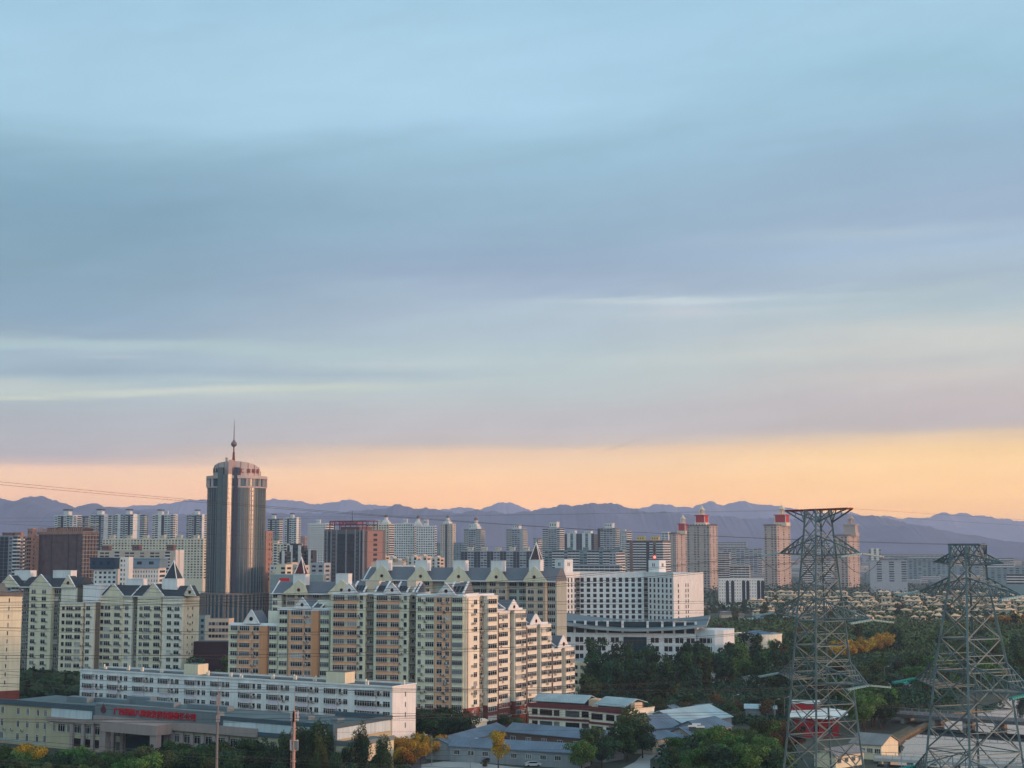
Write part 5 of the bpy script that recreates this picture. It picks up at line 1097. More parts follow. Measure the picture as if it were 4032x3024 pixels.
# ============================================================ pylons
STL = mat('galvanised_steel', (108, 126, 128), .55, var=.35, scale=.4, metal=.2); STR = mat('red_painted_steel', (150, 56, 46), .6); INS = mat('glass_insulator', (138, 172, 172), .3); INT = mat('teal_insulator', (40, 158, 146), .35)
AD = R(-67)
def pylon(label, px, Y, prof, arms, top):
    """prof: [(z, half width)] of the square lattice body; arms: [(z_bottom, z_attach, half length)]"""
    t = thing('transmission_tower', label, 'pylon', (pX(px, Y, 45), Y, 0), AD)
    def hw(z):
        for (a, b), (c, d) in zip(prof, prof[1:]):
            if a <= z <= c: return b+(d-b)*(z-a)/(c-a)
        return prof[-1][1]
    zs = [p[0] for p in prof]; ztop = zs[-1]; levels = [0]; z = 0
    while z < ztop-1.5: z = min(ztop, z+max(2.6, hw(z)*1.3)); levels.append(z)
    levels[-1] = ztop
    mb = MB(); co = ((-1,-1),(1,-1),(1,1),(-1,1))
    for a, b in zip(prof, prof[1:]):
        for sx, sy in co: mb.bar((sx*a[1], sy*a[1], a[0]), (sx*b[1], sy*b[1], b[0]), .29, .29)
    link('leg', mb.mesh('leg', [STL]), t)
    mb = MB()
    for z0, z1 in zip(levels, levels[1:]):
        w0, w1 = hw(z0), hw(z1)
        for k in range(4):
            (ax, ay), (bx, by) = co[k], co[(k+1) % 4]; th = .14 if w0 > 2 else .11
            mb.bar((ax*w0, ay*w0, z0), (bx*w1, by*w1, z1), th, th); mb.bar((bx*w0, by*w0, z0), (ax*w1, ay*w1, z1), th, th); 
            if w0 > 3:
                zm = (z0+z1)/2; wm = hw(zm); mb.bar((ax*wm, ay*wm, zm), ((ax+bx)*wm/2, (ay+by)*wm/2, zm), .1); mb.bar((bx*wm, by*wm, zm), ((ax+bx)*wm/2, (ay+by)*wm/2, zm), .1)
                mb.bar((ax*w1, ay*w1, z1), (bx*w1, by*w1, z1), .13)
                for (ux_, uy_) in ((ax, ay), (bx, by)): mb.bar((ux_*wm, uy_*wm, zm), ((ax+bx)*w0/2*.5+ux_*w0*.5, (ay+by)*w0/2*.5+uy_*w0*.5, (z0*.75+z1*.25)), .1)
        if w0 > 2.2:
            mb.bar((-w1, -w1, z1), (w1, w1, z1), .1); mb.bar((w1, -w1, z1), (-w1, w1, z1), .1)
    link('bracing', mb.mesh('bracing', [STL]), t)
    tips = []
    for zb, za, hl in arms:
        for s in (-1, 1):
            mb = MB(); wb, wa = hw(zb), hw(za); tip = (s*hl, 0, zb+.3); n = 5
            for sy in (-1, 1):
                B0, A0 = Vector((s*wb, sy*wb, zb)), Vector((s*wa, sy*wa, za)); Tt = Vector(tip)
                mb.bar(B0, Tt, .17); mb.bar(A0, Tt, .17)
                for i in range(1, n):
                    p, q = B0.lerp(Tt, i/n), A0.lerp(Tt, i/n); mb.bar(p, q, .1); mb.bar(p, A0.lerp(Tt, (i-1)/n), .11)
            for i in range(0, n):
                f = i/n; B0, B1 = Vector((s*wb, -wb, zb)).lerp(Vector(tip), f), Vector((s*wb, wb, zb)).lerp(Vector(tip), f); B2 = Vector((s*wb, wb, zb)).lerp(Vector(tip), min(1, f+1/n))
                A0, A1 = Vector((s*wa, -wa, za)).lerp(Vector(tip), f), Vector((s*wa, wa, za)).lerp(Vector(tip), f)
                mb.bar(B0, B1, .11); mb.bar(B0, B2, .1); mb.bar(A0, A1, .1)
            link('cross_arm', mb.mesh('cross_arm', [STL]), t); tips.append((s, Vector(tip)))
    zt_, hl, m, zlow = top; mb = MB(); w = hw(zlow)
    for sy in (-1, 1):
        mb.bar((-hl, sy*.5, zt_), (hl, sy*.5, zt_), .3, .3)
        for s in (-1, 1):
            mb.bar((s*w, sy*w, zlow), (s*hl, sy*.5, zt_), .2, mi=1); mb.bar((s*w, sy*w, zlow), (s*hl*.25, sy*.5, zt_), .2, mi=1); mb.bar((s*w, sy*w, zlow), (s*hl*.5, sy*.5, zt_), .16, mi=1)
            mb.bar((s*hl*.62, sy*.5, zt_), Vector((s*w, sy*w, zlow)).lerp(Vector((s*hl, sy*.5, zt_)), .5), .12, mi=1)
    for k in range(13): x = -hl+2*hl*k/12; mb.bar((x, -.5, zt_), (x, .5, zt_), .12); mb.bar((x, -.5, zt_), (x+2*hl/12 if k < 12 else x, .5, zt_), .1)
    link('top_bar', mb.mesh('top_bar', [m, STL]), t)
    ca, sa = math.cos(AD), math.sin(AD); O = t.location
    W = lambda v: Vector((O.x+v.x*ca-v.y*sa, O.y+v.x*sa+v.y*ca, v.z))
    return t, [(s, W(v)) for s, v in tips], [W(Vector((s*hl, 0, zt_))) for s in (-1, 1)]
T1, tips1, top1 = pylon('tall lattice pylon with a dark red top bar, left of the two', 3232, 250, [(0, 6.6), (29.7, 4.1), (64, 1.6), (66, 1.55)],
    [(38.0, 41.3, 12.6), (48.2, 51.6, 13.8), (58.5, 61.8, 11.6)], (66.0, 8.9, STR, 63.9))
T2, tips2, top2 = pylon('nearer lattice pylon at the right, its top below the hills', 3822, 214, [(0, 7.2), (33, 4.35), (43.6, 3.4), (54.5, 1.9), (60, 1.6)],
    [(27.5, 31.0, 13.0), (40.2, 43.8, 12.4), (53.0, 55.6, 11.0), (57.4, 59.0, 7.3)], (60.2, 3.4, STL, 57.6))
WIREM = mat('wire_aluminium', (50, 54, 56), .7)
def wirem(pts, r):
    mb = MB(); n = 4; prev = None
    for i, p in enumerate(pts):
        d = (pts[min(i+1, len(pts)-1)]-pts[max(i-1, 0)]).normalized(); u = d.cross(Vector((0, 0, 1))).normalized(); v = d.cross(u); b = len(mb.v)
        for k in range(n): a = math.pi/2*k+.78; mb.v.append(tuple(p+u*r*math.cos(a)+v*r*math.sin(a)))
        if i:
            for k in range(n): j = (k+1) % n; mb.f.append((b-n+k, b-n+j, b+j, b+k)); mb.m.append(0)
    return mb
def cond(name, label, p, dirv, yl, T_, sag, r=.028, group='power lines strung between pylons'):
    """from tip p along dirv for T_ metres; yl = picture row where it leaves at the frame's left edge (or None -> drop by sag)"""
    a = (0-CX)/F; pts = []
    if yl is not None:
        t0 = (a*(p.y*cs)-p.x)/(dirv.x-a*dirv.y*cs); Y0 = p.y+dirv.y*t0; z0 = pz(yl, Y0)
    else: t0 = T_; z0 = p.z-sag; sag = 0
    for i in range(31):
        t = t0*i/30*1.18; f = t/t0; z = p.z+(z0-p.z)*f-4*sag*f*(1-f); pts.append(Vector((p.x+dirv.x*t, p.y+dirv.y*t, z)))
    o = link(name, wirem(pts, r).mesh(name, [WIREM])); tag(o, label, 'wire', group); return pts
DL = Vector((-math.cos(R(27)), -math.sin(R(27)), 0)); DR = -DL
def string(t, p, d, L=4.4, m=INS, drop=.5, r=.13):
    e = p+d*L-Vector((0, 0, drop)); inv = Matrix.Rotation(-AD, 4, 'Z') @ Matrix.Translation(-t.location); a, b = inv @ p, inv @ e
    mb = MB(); N_ = 14; dd = (b-a); u = dd.cross(Vector((0, 0, 1))).normalized()*.0
    mb.bar(a, b, .06, .06, 1)
    for off in (-.25, .25):
        sd_ = Vector((0, off, 0)) if abs(dd.x) > abs(dd.y) else Vector((off, 0, 0))
        for i in range(N_):
            q = a.lerp(b, (i+.8)/(N_+.6)); w = r*2; mb.bar(q+sd_-dd.normalized()*.09, q+sd_+dd.normalized()*.09, w, w)
    o = link('insulator', mb.mesh('insulator', [m, STL]), t); return e
ys1 = {(0,-1): 2690, (0,1): 2830, (1,-1): 2470, (1,1): 2580, (2,-1): 2372, (2,1): 2394}
for i, (s, p) in enumerate(tips1):
    k = (i//2, s); e = string(T1, p, DL); side = 'far' if s < 0 else 'near'
    lv = ('lowest', 'middle', 'upper')[i//2]
    cond('power_line', f'wire sweeping left from the {side} end of the {lv} arm of the red-topped pylon', e, DL, ys1[k], 0, 1.5, .042)
    p2 = e+Vector((.25, -.35, -.1)); cond('power_line', f'second twin wire from the {side} end of the {lv} arm of the red-topped pylon', p2, DL, ys1[k]+12, 0, 1.6, .03)
    e2 = string(T1, p, DR); cond('power_line', f'wire going right from the {side} end of the {lv} arm of the red-topped pylon', e2, DR, None, 150, 5)
    # jumper loop under the arm
    pts = [e.lerp(e2, q/12)-Vector((0, 0, 2.6*math.sin(math.pi*q/12))) for q in range(13)]; inv = Matrix.Rotation(-AD, 4, 'Z') @ Matrix.Translation(-T1.location); link('jumper_cable', wirem([inv @ q for q in pts], .035).mesh('jumper_cable', [WIREM]), T1)
ys2 = {(0,-1): 2905, (0,1): 2990, (1,-1): 2640, (1,1): 2760, (2,-1): 2282, (2,1): 2330, (3,-1): 2062, (3,1): 2130}
for i, (s, p) in enumerate(tips2):
    k = (i//2, s); lv = ('lowest', 'third', 'second', 'topmost')[i//2]; side = 'far' if s < 0 else 'near'
    if i//2 < 3: e = string(T2, p, DL, 4.4, INT if i//2 < 2 else INS)
    else: e = p
    cond('power_line', f'wire running left from the {side} end of the {lv} arm of the right-hand pylon', e, DL, ys2[k], 0, 1.6 if i//2 < 3 else .4, .026 if i//2 < 3 else .014)
    if i//2 < 3: 
        cond('power_line', f'second twin wire from the {side} end of the {lv} arm of the right-hand pylon', e+Vector((.25, -.3, -.1)), DL, ys2[k]+14, 0, 1.7, .022)
        e2 = string(T2, p, DR, 4.4, INS); cond('power_line', f'wire going right from the {side} end of the {lv} arm of the right-hand pylon', e2, DR, None, 120, 4)
for j, (p, y) in enumerate(zip(top1, (2040, 2055))): 
    cond('power_line', ('thin earth wire leaving the far end of the red top bar to the left', 'thin earth wire leaving the near end of the red top bar to the left')[j], p, DL, y, 0, .2, .012); cond('power_line', ('thin earth wire leaving the far end of the red top bar to the right', 'thin earth wire leaving the near end of the red top bar to the right')[j], p, DR, None, 150, 6, .016)
for j, (p, y) in enumerate(zip(top2, (1898, 1909))): cond('power_line', ('upper of the two wires crossing the orange sky at the left', 'lower of the two wires crossing the orange sky at the left')[j], p, DL, y, 0, 1.1, .022)
# extra low wires across the lower right, from out of frame
for j, (y0, y1, Y) in enumerate(((2838, 2810, 300), (2905, 2870, 290), (2960, 2925, 280), (3005, 2960, 270), (2560, 2520, 330), (2735, 2720, 320))):
    pts = [Vector((pX(px, Y, 30), Y, pz(y0+(y1-y0)*(px/4032)+26*math.sin(math.pi*px/4032)*(-1 if j % 2 else 1)*.4, Y))) for px in range(-300, 4400, 200)]
    tag(link('power_line', wirem(pts, .02).mesh('power_line', [WIREM])), ('thin wire crossing low in front of the company building', 'thin wire just above the lowest trees', 'thin low wire near the bottom edge', 'lowest wire along the bottom of the view', 'thin wire crossing the stepped blocks at mid height', 'thin wire passing over the white block roof')[j], 'wire', 'power lines strung between pylons')
# spacer dampers on wires
# ============================================================ masts and poles
t = thing('telecom_mast', 'pinkish telecom mast carrying panel antennas, before the company building', 'mast', (pX(1155, 300, 15), 300, 0)); mb = MB(); zt_ = pz(2755, 300)
mb.cyl(0, 0, 0, zt_-2, .42, .26, 10); mb.cyl(0, 0, zt_-2, zt_+1.2, .06, .04, 6)
for z in range(2, int(zt_)-2, 2): mb.cyl(0, 0, z, z+.12, .5, n=10); 
for z in range(0, int(zt_)-3): mb.bar((-.5, -.3, z), (-.5, -.3, z+1), .05); mb.bar((-.62, -.3, z+.5), (-.38, -.3, z+.5), .05); 
link('pole', mb.mesh('pole', [mat('mast_paint', (190, 152, 140), .6, var=.3, scale=1.0)]), t)
mb = MB(); 
for k in range(3):
    a = 2*math.pi*k/3+.5
    for zz in (zt_-3.2, zt_-8.8 if k < 2 else zt_-3.2):
        x, y = .75*math.cos(a), .75*math.sin(a); mb.box(x-.17, x+.17, y-.1, y+.1, zz-1.0, zz+1.0); mb.bar((0, 0, zz+.6), (x, y, zz+.6), .07); mb.bar((0, 0, zz-.6), (x, y, zz-.6), .07)
link('panel_antenna', mb.mesh('panel_antenna', [mat('antenna_white', (214, 200, 196), .5)]), t)
mb = MB(); mb.cyl(0, 0, zt_-15.5, zt_-15.35, 1.1, n=14); mb.box(.2, .8, -.3, .3, zt_-9.6, zt_-8.0); link('platform', mb.mesh('platform', [STL]), t)
t = thing('telecom_mast', 'slim dark grey mast standing before the low white block', 'mast', (pX(852, 300, 15), 300, 0)); mb = MB(); zt_ = pz(2668, 300); mb.cyl(0, 0, 0, zt_-3, .36, .2, 10); mb.cyl(0, 0, zt_-3, zt_, .05, .04, 6); link('pole', mb.mesh('pole', [mat('mast_grey', (122, 116, 116), .6)]), t)
mb = MB()
for k in range(3):
    a = 2*math.pi*k/3+.2; x, y = .35*math.cos(a), .35*math.sin(a); mb.box(x-.14, x+.14, y-.1, y+.1, zt_-5.4, zt_-3.4); mb.box(x-.12, x+.12, y-.1, y+.1, zt_-8.6, zt_-7.3)
link('panel_antenna', mb.mesh('panel_antenna', [mat('antenna_grey', (150, 146, 146), .5)]), t)
lampm = bpy.data.materials.new('lit_lamp'); lampm.use_nodes = True; e_ = lampm.node_tree.nodes['Principled BSDF']; e_.inputs['Emission Color'].default_value = (1, .95, .85, 1); e_.inputs['Emission Strength'].default_value = 8
mb = MB(); mb.cyl(0, 0, 0, 8, .11, .07, 8); mb.bar((0, 0, 7.9), (1.5, 0, 8.3), .08); polem = mb.mesh('pole', [mat('lamp_pole', (130, 134, 134), .6)]); mb = MB(); mb.box(1.2, 2.0, -.14, .14, 8.22, 8.38); headm = mb.mesh('lamp_head', [mat('lamp_head', (190, 192, 190), .5)])
for px, py, rz, lab in ((178*1, 2960, 0, 'street lamp above the left trees'), (455, 2985, 0, 'street lamp beside the pillars of the company building'), (1700, 3015, 3, 'street lamp in the paved yard, left of the grey sheds'), (1852, 3030, 0, 'street lamp before the grey shed wall'), (2148, 2870, 0, 'pole lamp behind the blue-grey roofs'), (2728, 2760, 0, 'pole in the grove under the curved-roof building'), (2890, 2830, 0, 'tall pole right of the blue-grey roofs'), (3050, 2850, 0, 'first of the thin poles left of the red shed'), (3090, 2840, 0, 'second of the thin poles left of the red shed'), (3485, 2700, 0, 'lamp at the far river bank'), (3550, 3040, 0, 'lamp on the pale weir at the bottom right')):
    g = G(px, py); t = thing('street_lamp', lab, 'street lamp', g, rz, 'street lamps'); link('pole', polem, t); link('lamp_head', headm, t)
# ============================================================ low buildings around the yards
def roofm_(c, n): return mat(n, c, .55, var=.3, scale=.15, streak=.15)
BG = roofm_((104, 122, 138), 'blue_grey_sheet'); BG2 = roofm_((92, 116, 134), 'blue_sheet_roof'); LR = roofm_((168, 190, 194), 'pale_sheet_roof'); MAR = mat('maroon_band', (112, 58, 62), streak=.2)
def shed(label, A, Bp, wd, hw_, hr, wall, roof, name='shed', cat='shed', wins=0, band=None, ov=.5, gw=None, group=None, winm=None):
    A = G(*A, hw_); Bq = G(*Bp, hw_); d = Bq-A; L = d.length; t = thing(name, label, cat, (A.x, A.y, 0), math.atan2(d.y, d.x), group)
    mb = MB(); prof = [(0, 0), (wd, 0), (wd, hw_), (wd/2, hw_+hr-.1), (0, hw_)] if hr > 0 else [(0, 0), (wd, 0), (wd, hw_), (0, hw_)]
    mb.ext(prof, 'x', 0, L, 0); link('wall', mb.mesh('wall', [wall]), t)
    mb = MB(); sl_ = hr/(wd/2)
    prof = [(-ov, hw_-ov*sl_+.05), (wd/2, hw_+hr+.05), (wd+ov, hw_-ov*sl_+.05), (wd+ov, hw_-ov*sl_+.25), (wd/2, hw_+hr+.27), (-ov, hw_-ov*sl_+.25)]
    mb.ext(prof, 'x', -ov, L+ov, 0)
    k = int(L/1.2)
    for i in range(k): x = L*(i+.5)/k; mb.bar((x, -ov, hw_-ov*sl_+.27), (x, wd/2, hw_+hr+.29), .07, .07)
    link('roof', mb.mesh('roof', [roof]), t)
    for i in range(wins): link('window', winmesh(1.8, 1.3, 3), t, (L*(i+.5)/wins, 0, hw_*.6))
    if band: mb = MB(); mb.box(-.1, L+.1, -.25, -.003, hw_-1.3, hw_-.3); link('fascia', mb.mesh('fascia', [band]), t)
    return t, L
GW = mat('grey_plaster', (138, 146, 150), streak=.3)
shed('long blue-grey roofed shed with grey walls, at the front of the courtyard', (1772, 2936), (2285, 2966), 7.5, 4.2, 1.8, GW, BG, wins=9)
shed('blue-grey shed closing the left side of the courtyard', (1775, 2935), (2000, 2872), 8, 4.2, 1.6, GW, BG2, wins=0)
shed('long blue-grey shed along the back of the courtyard', (1990, 2880), (2365, 2913), 9, 4.4, 2.0, mat('brown_plaster', (104, 84, 76), streak=.3), BG, wins=6)
shed('small blue shed roof beside the dark tree', (2376, 2952), (2455, 2940), 6, 3.5, 1.2, GW, BG2)
for lab, A_q, B_q, wd, h1, h2, w, r_ in [
    ('wide pale-edged blue-grey gable roof left of the solar heaters', (2545, 2872), (2680, 2862), 16, 4.5, 3.0, GW, BG),
    ('big pale grey shed roof rising behind the solar heaters', (2690, 2850), (2880, 2822), 18, 4.6, 3.2, GW, LR),
    ('dark blue gable roof right of the solar heaters', (2780, 2878), (2880, 2858), 12, 4.2, 2.4, GW, BG2),
    ('low grey roof under the solar heaters', (2720, 2896), (2830, 2884), 9, 4.0, 1.8, mat('cream_plaster', (180, 170, 150), streak=.3), BG),
    ('blue roofed house below the wide gable roof', (2570, 2916), (2665, 2900), 8, 4.2, 1.4, MATS['cream_plaster'], BG2),
    ('small pinkish house between the blue roofs', (2650, 2912), (2700, 2904), 6, 3.4, 1.2, FP, BG),
    ('pale blue-grey shed behind the thin poles', (2935, 2790), (3055, 2792), 8, 4.0, 1.0, GW, LR),
    ('white shed with vertical ribs in the grove', (2762, 2792), (2825, 2786), 6, 4.5, 1.0, FW, BG),
    ('small ribbed hut in the grove', (2650, 2792), (2675, 2788), 5, 4.2, .8, FW, BG),
    ('low white sheds by the trees under the round hall', (2790, 2660), (2862, 2656), 6, 3.4, .8, FW, LR),
    ('white shed with a pale roof near the first pylon', (2970, 2670), (3065, 2660), 6, 3.2, .8, FW, LR)]:
    shed(lab, A_q, B_q, wd, h1, h2, w, r_)
def twostorey(label, A, Bp, wd, h, roofpts, wins):
    A = G(*A); Bq = G(*Bp); d = Bq-A; L = d.length; t = thing('restaurant_building', label, 'building', (A.x, A.y, 0), math.atan2(d.y, d.x))
    mb = MB(); mb.box(0, L, 0, wd, 0, h, 0, 1); link('wall', mb.mesh('wall', [CREAMP, ROOFC]), t)
    mb = MB(); mb.box(-.15, L+.15, -.3, -.003, h-.9, h+.5); mb.box(-.15, L+.15, -.3, -.003, h*.44, h*.44+.7); mb.box(L, L+.25, -.2, wd, h+.001, h+.5, 1); link('fascia', mb.mesh('fascia', [MAR, CREAM]), t)
    mb = MB(); q = L*.86; zr = h+2.9
    mb.ext([(1.5, h+.9), (wd/2+1, zr), (wd-.5, h+1.6), (wd-.5, h+1.8), (wd/2+1, zr+.25), (1.5, h+1.1)], 'x', .5, q)
    for i in range(26): x = .5+(q-.5)*i/26; mb.bar((x, 1.5, h+1.14), (x, wd/2+1, zr+.28), .12, .1)
    link('roof', mb.mesh('roof', [LR]), t); mb = MB(); mb.box(1.5, q-1, 2.5, wd-1.5, h+.003, h+1.5); link('roof_room', mb.mesh('roof_room', [FBR]), t)
    mb = MB(); mb.box(q+.3, L-.2, 4, 8, h+.003, h+2.2); link('stair_house', mb.mesh('stair_house', [mat('peach_plaster', (214, 186, 156))]), t)
    for f, w in wins:
        for z in (h*.26, h*.72): link('window', winmesh(w, 1.8, 4, DARK), t, (L*f, 0, z))
    return t
twostorey('two-storey building with a maroon band under a pale folded roof, beside the cream wing', (2082, 2872), (2330, 2888), 12, 8.2, None, ((.1, 2.0), (.28, 4.5), (.45, 2.0), (.7, 5.0), (.9, 2.5)))
twostorey('two-storey building with a maroon band and a cream side wall, right of its twin', (2322, 2896), (2472, 2912), 14, 8.6, None, ((.2, 4.5), (.55, 3.2), (.82, 3.2)))
far('dormitory', 'old cream building with a flat teal roof, half hidden by the dark grove', 2256, 2345, 2370, 2604, 620, CREAM, 'wwww', 's', cat='building', phi=R(12), wfr=.5, roof=FT)
# gatehouse at the wing's foot
g = G(1858, 2895); t = thing('gatehouse', 'small pale gatehouse with an arched opening at the foot of the corner block', 'gatehouse', g, .3); mb = MB(); mb.box(-4, 5, 0, 4, 0, 4.2); mb.box(-4.4, 5.4, -.4, 4.4, 4.203, 4.7); link('wall', mb.mesh('wall', [CREAMP]), t)
mb = MB(); mb.ext([(-1.6, 0), (1.6, 0), (1.6, 2.2), (1.1, 3.0), (0, 3.4), (-1.1, 3.0), (-1.6, 2.2)], 'y', -.1, -.02); link('archway', mb.mesh('archway', [FK]), t)
g = G(1705, 2915); t = thing('awning', 'turquoise sheet awning by the dark round trees', 'awning', g, .25); mb = MB(); mb.ext([(-5, 3.2), (0, 4.4), (5, 3.2), (5, 3.05), (0, 4.25), (-5, 3.05)], 'y', 0, 5); link('canopy', mb.mesh('canopy', [mat('turquoise_sheet', (58, 170, 176), .4)]), t)
for sx in (-4.6, 4.6): mb = MB(); mb.box(sx-.1, sx+.1, .2, .4, 0, 3.1); mb.box(sx-.1, sx+.1, 4.5, 4.7, 0, 3.1); link('post', mb.mesh('post', [STL]), t)
# solar heaters
for i, (px, py) in enumerate(((2727, 2852), (2742, 2845), (2757, 2855))):
    g = G(px, py+12, 6.0); t = thing('solar_heater', ('left solar water heater on the grey shed roof', 'rear solar water heater on the grey shed roof', 'right solar water heater on the grey shed roof')[i], 'solar heater', (g.x, g.y, 5.2)); mb = MB(); b = len(mb.v); mb.bar((-1.3, 0, 1.2), (1.3, 0, 1.2), .5, .5); link('tank', mb.mesh('tank', [WHITET]), t)
    mb = MB(); mb.ext([(-1.2, .1), (0, 1.0), (0, .9), (-1.2, 0)], 'x', -1.2, 1.2); link('tube_panel', mb.mesh('tube_panel', [DARK]), t)
# red building with pale roof by the river
g = G(3135, 2902); t = thing('red_building', 'red building with a pale canopy roof, seen through the left pylon', 'building', g, -.12); t.scale = (.74, .74, .74); RED = mat('red_wall', (136, 30, 36), streak=.25)
mb = MB(); mb.box(0, 18, 0, 12, 0, 8); mb.box(-1, 11, 6, 16, 8.01, 13.5); mb.cyl(9.5, 8, 8.01, 12.5, 1.2, n=12); link('wall', mb.mesh('wall', [RED]), t)
mb = MB(); mb.poly([(-3, -2.5, 8.6), (15, -3, 8.1), (15, 8, 11.6), (-1, 8, 11.0)]); mb.poly([(15.01, -3, 8.1), (22, 0, 9.5), (22, 7, 10.6), (15.01, 8, 11.6)]); mb.poly([(-3, -2.5, 8.4), (15, -3, 7.9), (15, -3, 8.1), (-3, -2.5, 8.6)]); mb.box(-1.4, 11.4, 5.6, 16.4, 13.51, 14.0); link('roof', mb.mesh('roof', [mat('pale_canopy', (206, 216, 212), .5)]), t)
for k in range(3): link('window', winmesh(2.2, 2.0, 2, DARK), t, (3+5.5*k, 0, 3.6))
for lab, A_q, B_q, wd, h1, h2, w, r_ in [('pale grey-roofed cream shed beside the red building', (3350, 2925), (3470, 2935), 12, 4.2, 2.2, CREAM, mat('grey_sheet_roof', (132, 134, 134), .8, var=.25)), ('low cream shed in front of the grey-roofed one, beside the river', (3290, 2978), (3400, 2960), 7, 3.4, 1.5, CREAM, MATS['grey_sheet_roof'])]:
    shed(lab, A_q, B_q, wd, h1, h2, w, r_, wins=4)
# bungalows among the trees
rb = random.Random(31); BRN = roofm_((112, 100, 94), 'brown_tile_roof')
for i in range(44):
    px = rb.uniform(2740, 3500); py = rb.uniform(2392, 2470); g = G(px, py)
    t, L = shed('low brown-roofed bungalow among the trees below the lantern towers', (px, py-18), (px+rb.uniform(26, 60), py-18), rb.uniform(8, 12), 3.2, 1.6, FB, rb.choice([BRN, BRN, BG]), name='bungalow', cat='bungalow', group='brown-roofed bungalows among the trees')
    if rb.random() < .6:
        mb = MB(); x = L*rb.uniform(.2, .8); mb.box(x-1.6, x+1.6, 1, 2.6, 4.4, 5.0); link('roof_heater', mb.mesh('roof_heater', [WHITET]), t)
for px, py, w, lab in ((2970, 2440, 70, 'pale turquoise long roof in the orchard'),(3565, 2420, 80, 'bright turquoise roof strip above the yellow trees'), (3780, 2445, 80, 'bright turquoise roof strip behind the right pylon'), (3560, 2690, 80, 'bright turquoise roof strip at the river bend')):
    shed(lab, (px-w/2, py), (px+w/2, py-3), 4, 3.0, .8, FW, mat('turquoise_roof', (40, 190, 170), .4) if px > 3000 else mat('pale_turquoise_roof', (130, 180, 178), .4), name='shed')
# bridges
def bridge(label, A, Bp, w, z, m, n=4, th=1.0):
    A, Bq = G(*A, z), G(*Bp, z); d = Bq-A; L = d.length; t = thing('bridge', label, 'bridge', (A.x, A.y, 0), math.atan2(d.y, d.x)); mb = MB(); mb.box(0, L, 0, w, z-th, z); link('deck', mb.mesh('deck', [m]), t)
    mb = MB()
    for y in (0, w-.2): 
        mb.box(0, L, y, y+.2, z+.9, z+1.0)
        for i in range(int(L/2.5)): mb.box(i*2.5, i*2.5+.12, y+.02, y+.18, z, z+.9)
    link('railing', mb.mesh('railing', [CONC]), t)
    for i in range(n): mb = MB(); x = L*(i+.5)/n; mb.box(x-.6, x+.6, .6, w-.6, -.2, z-th); link('pier', mb.mesh('pier', [CONC]), t)
    return t
bridge('grey road bridge over the river behind the right pylon', (3490, 2808), (4250, 2858), 11, 3.2, pavm, 6, 1.1)
bridge('pale concrete weir walkway crossing the river at the bottom right', (3440, 2985), (4300, 3030), 6, 1.6, palem, 9, .8)
# viaduct far left
t = thing('viaduct', 'curving pale road viaduct left of the glass tower', 'viaduct', (0, 0, 0)); mb = MB(); vp = [(675, 2262+12), (705, 2262), (745, 2250), (800, 2240), (850, 2236)]; pts = [G(x, y+14, 6) for x, y in vp]
for a, b in zip(pts, pts[1:]): mb.bar((a.x, a.y, 5.4), (b.x, b.y, 5.4), 14, 1.2); mb.bar((a.x-3, a.y-7, 6.4), (b.x-3, b.y-7, 6.4), .4, 1.0)
link('deck', mb.mesh('deck', [palem]), t); mb = MB()
for a, b in zip(pts, pts[1:]):
    for k in range(6): q = a.lerp(b, k/6); mb.box(q.x-.8, q.x+.8, q.y-1, q.y+1, 0, 4.8)
link('pier', mb.mesh('pier', [CONC]), t); t.children[-1]['kind'] = 'stuff'
# cars
def carmesh():
    mb = MB(); mb.ext([(-2.2, .35), (2.2, .35), (2.25, .8), (1.5, .95), (.9, 1.4), (-1.1, 1.42), (-1.9, .98), (-2.25, .9)], 'y', -.85, .85, 0); body = mb
    g_ = MB(); g_.ext([(1.35, .97), (.85, 1.36), (-1.05, 1.38), (-1.7, 1.0)], 'y', -.87, .87, 0)
    w = MB()
    for x in (-1.4, 1.4):
        for y in (-.78, .78): w.ext([(x+.33*math.cos(k*math.pi/6), .33+.33*math.sin(k*math.pi/6)) for k in range(12)], 'y', y-.12, y+.12, 0)
    return body, g_, w
cb, cg, cw = carmesh(); gmesh = cg.mesh('window', [GL]); wmesh = cw.mesh('wheel', [DARK]); hd = MB(); hd.box(2.2, 2.27, -.75, -.45, .6, .75); hd.box(2.2, 2.27, .45, .75, .6, .75); hmesh = hd.mesh('headlight', [lampm])
for px, py, rz, col, lab in ((1742, 2985, -.9, (120, 34, 34), 'dark red car with its headlights on, at the left end of the grey shed'), (1930, 3004, .1, (40, 44, 48), 'black car in front of the grey shed wall'), (2210, 2990, .4, (200, 202, 204), 'white car with lit headlights under the trees right of the sheds'), (2098, 3018, .2, (190, 194, 196), 'white car parked at the right of the pale yard'), (2610, 2968, 1.2, (208, 210, 212), 'white car on the lane below the blue roofed houses'), (2595, 2995, 1.2, (90, 96, 104), 'grey car on the lane below the blue roofed houses')):
    t = thing('car', lab, 'car', G(px, py, .01), rz); link('body', cb.mesh('body', [mat('car_paint_%d' % col[0], col, .3, spec=.6)]), t); link('window', gmesh, t); link('wheel', wmesh, t)
    if 'lights' in lab: link('headlight', hmesh, t)
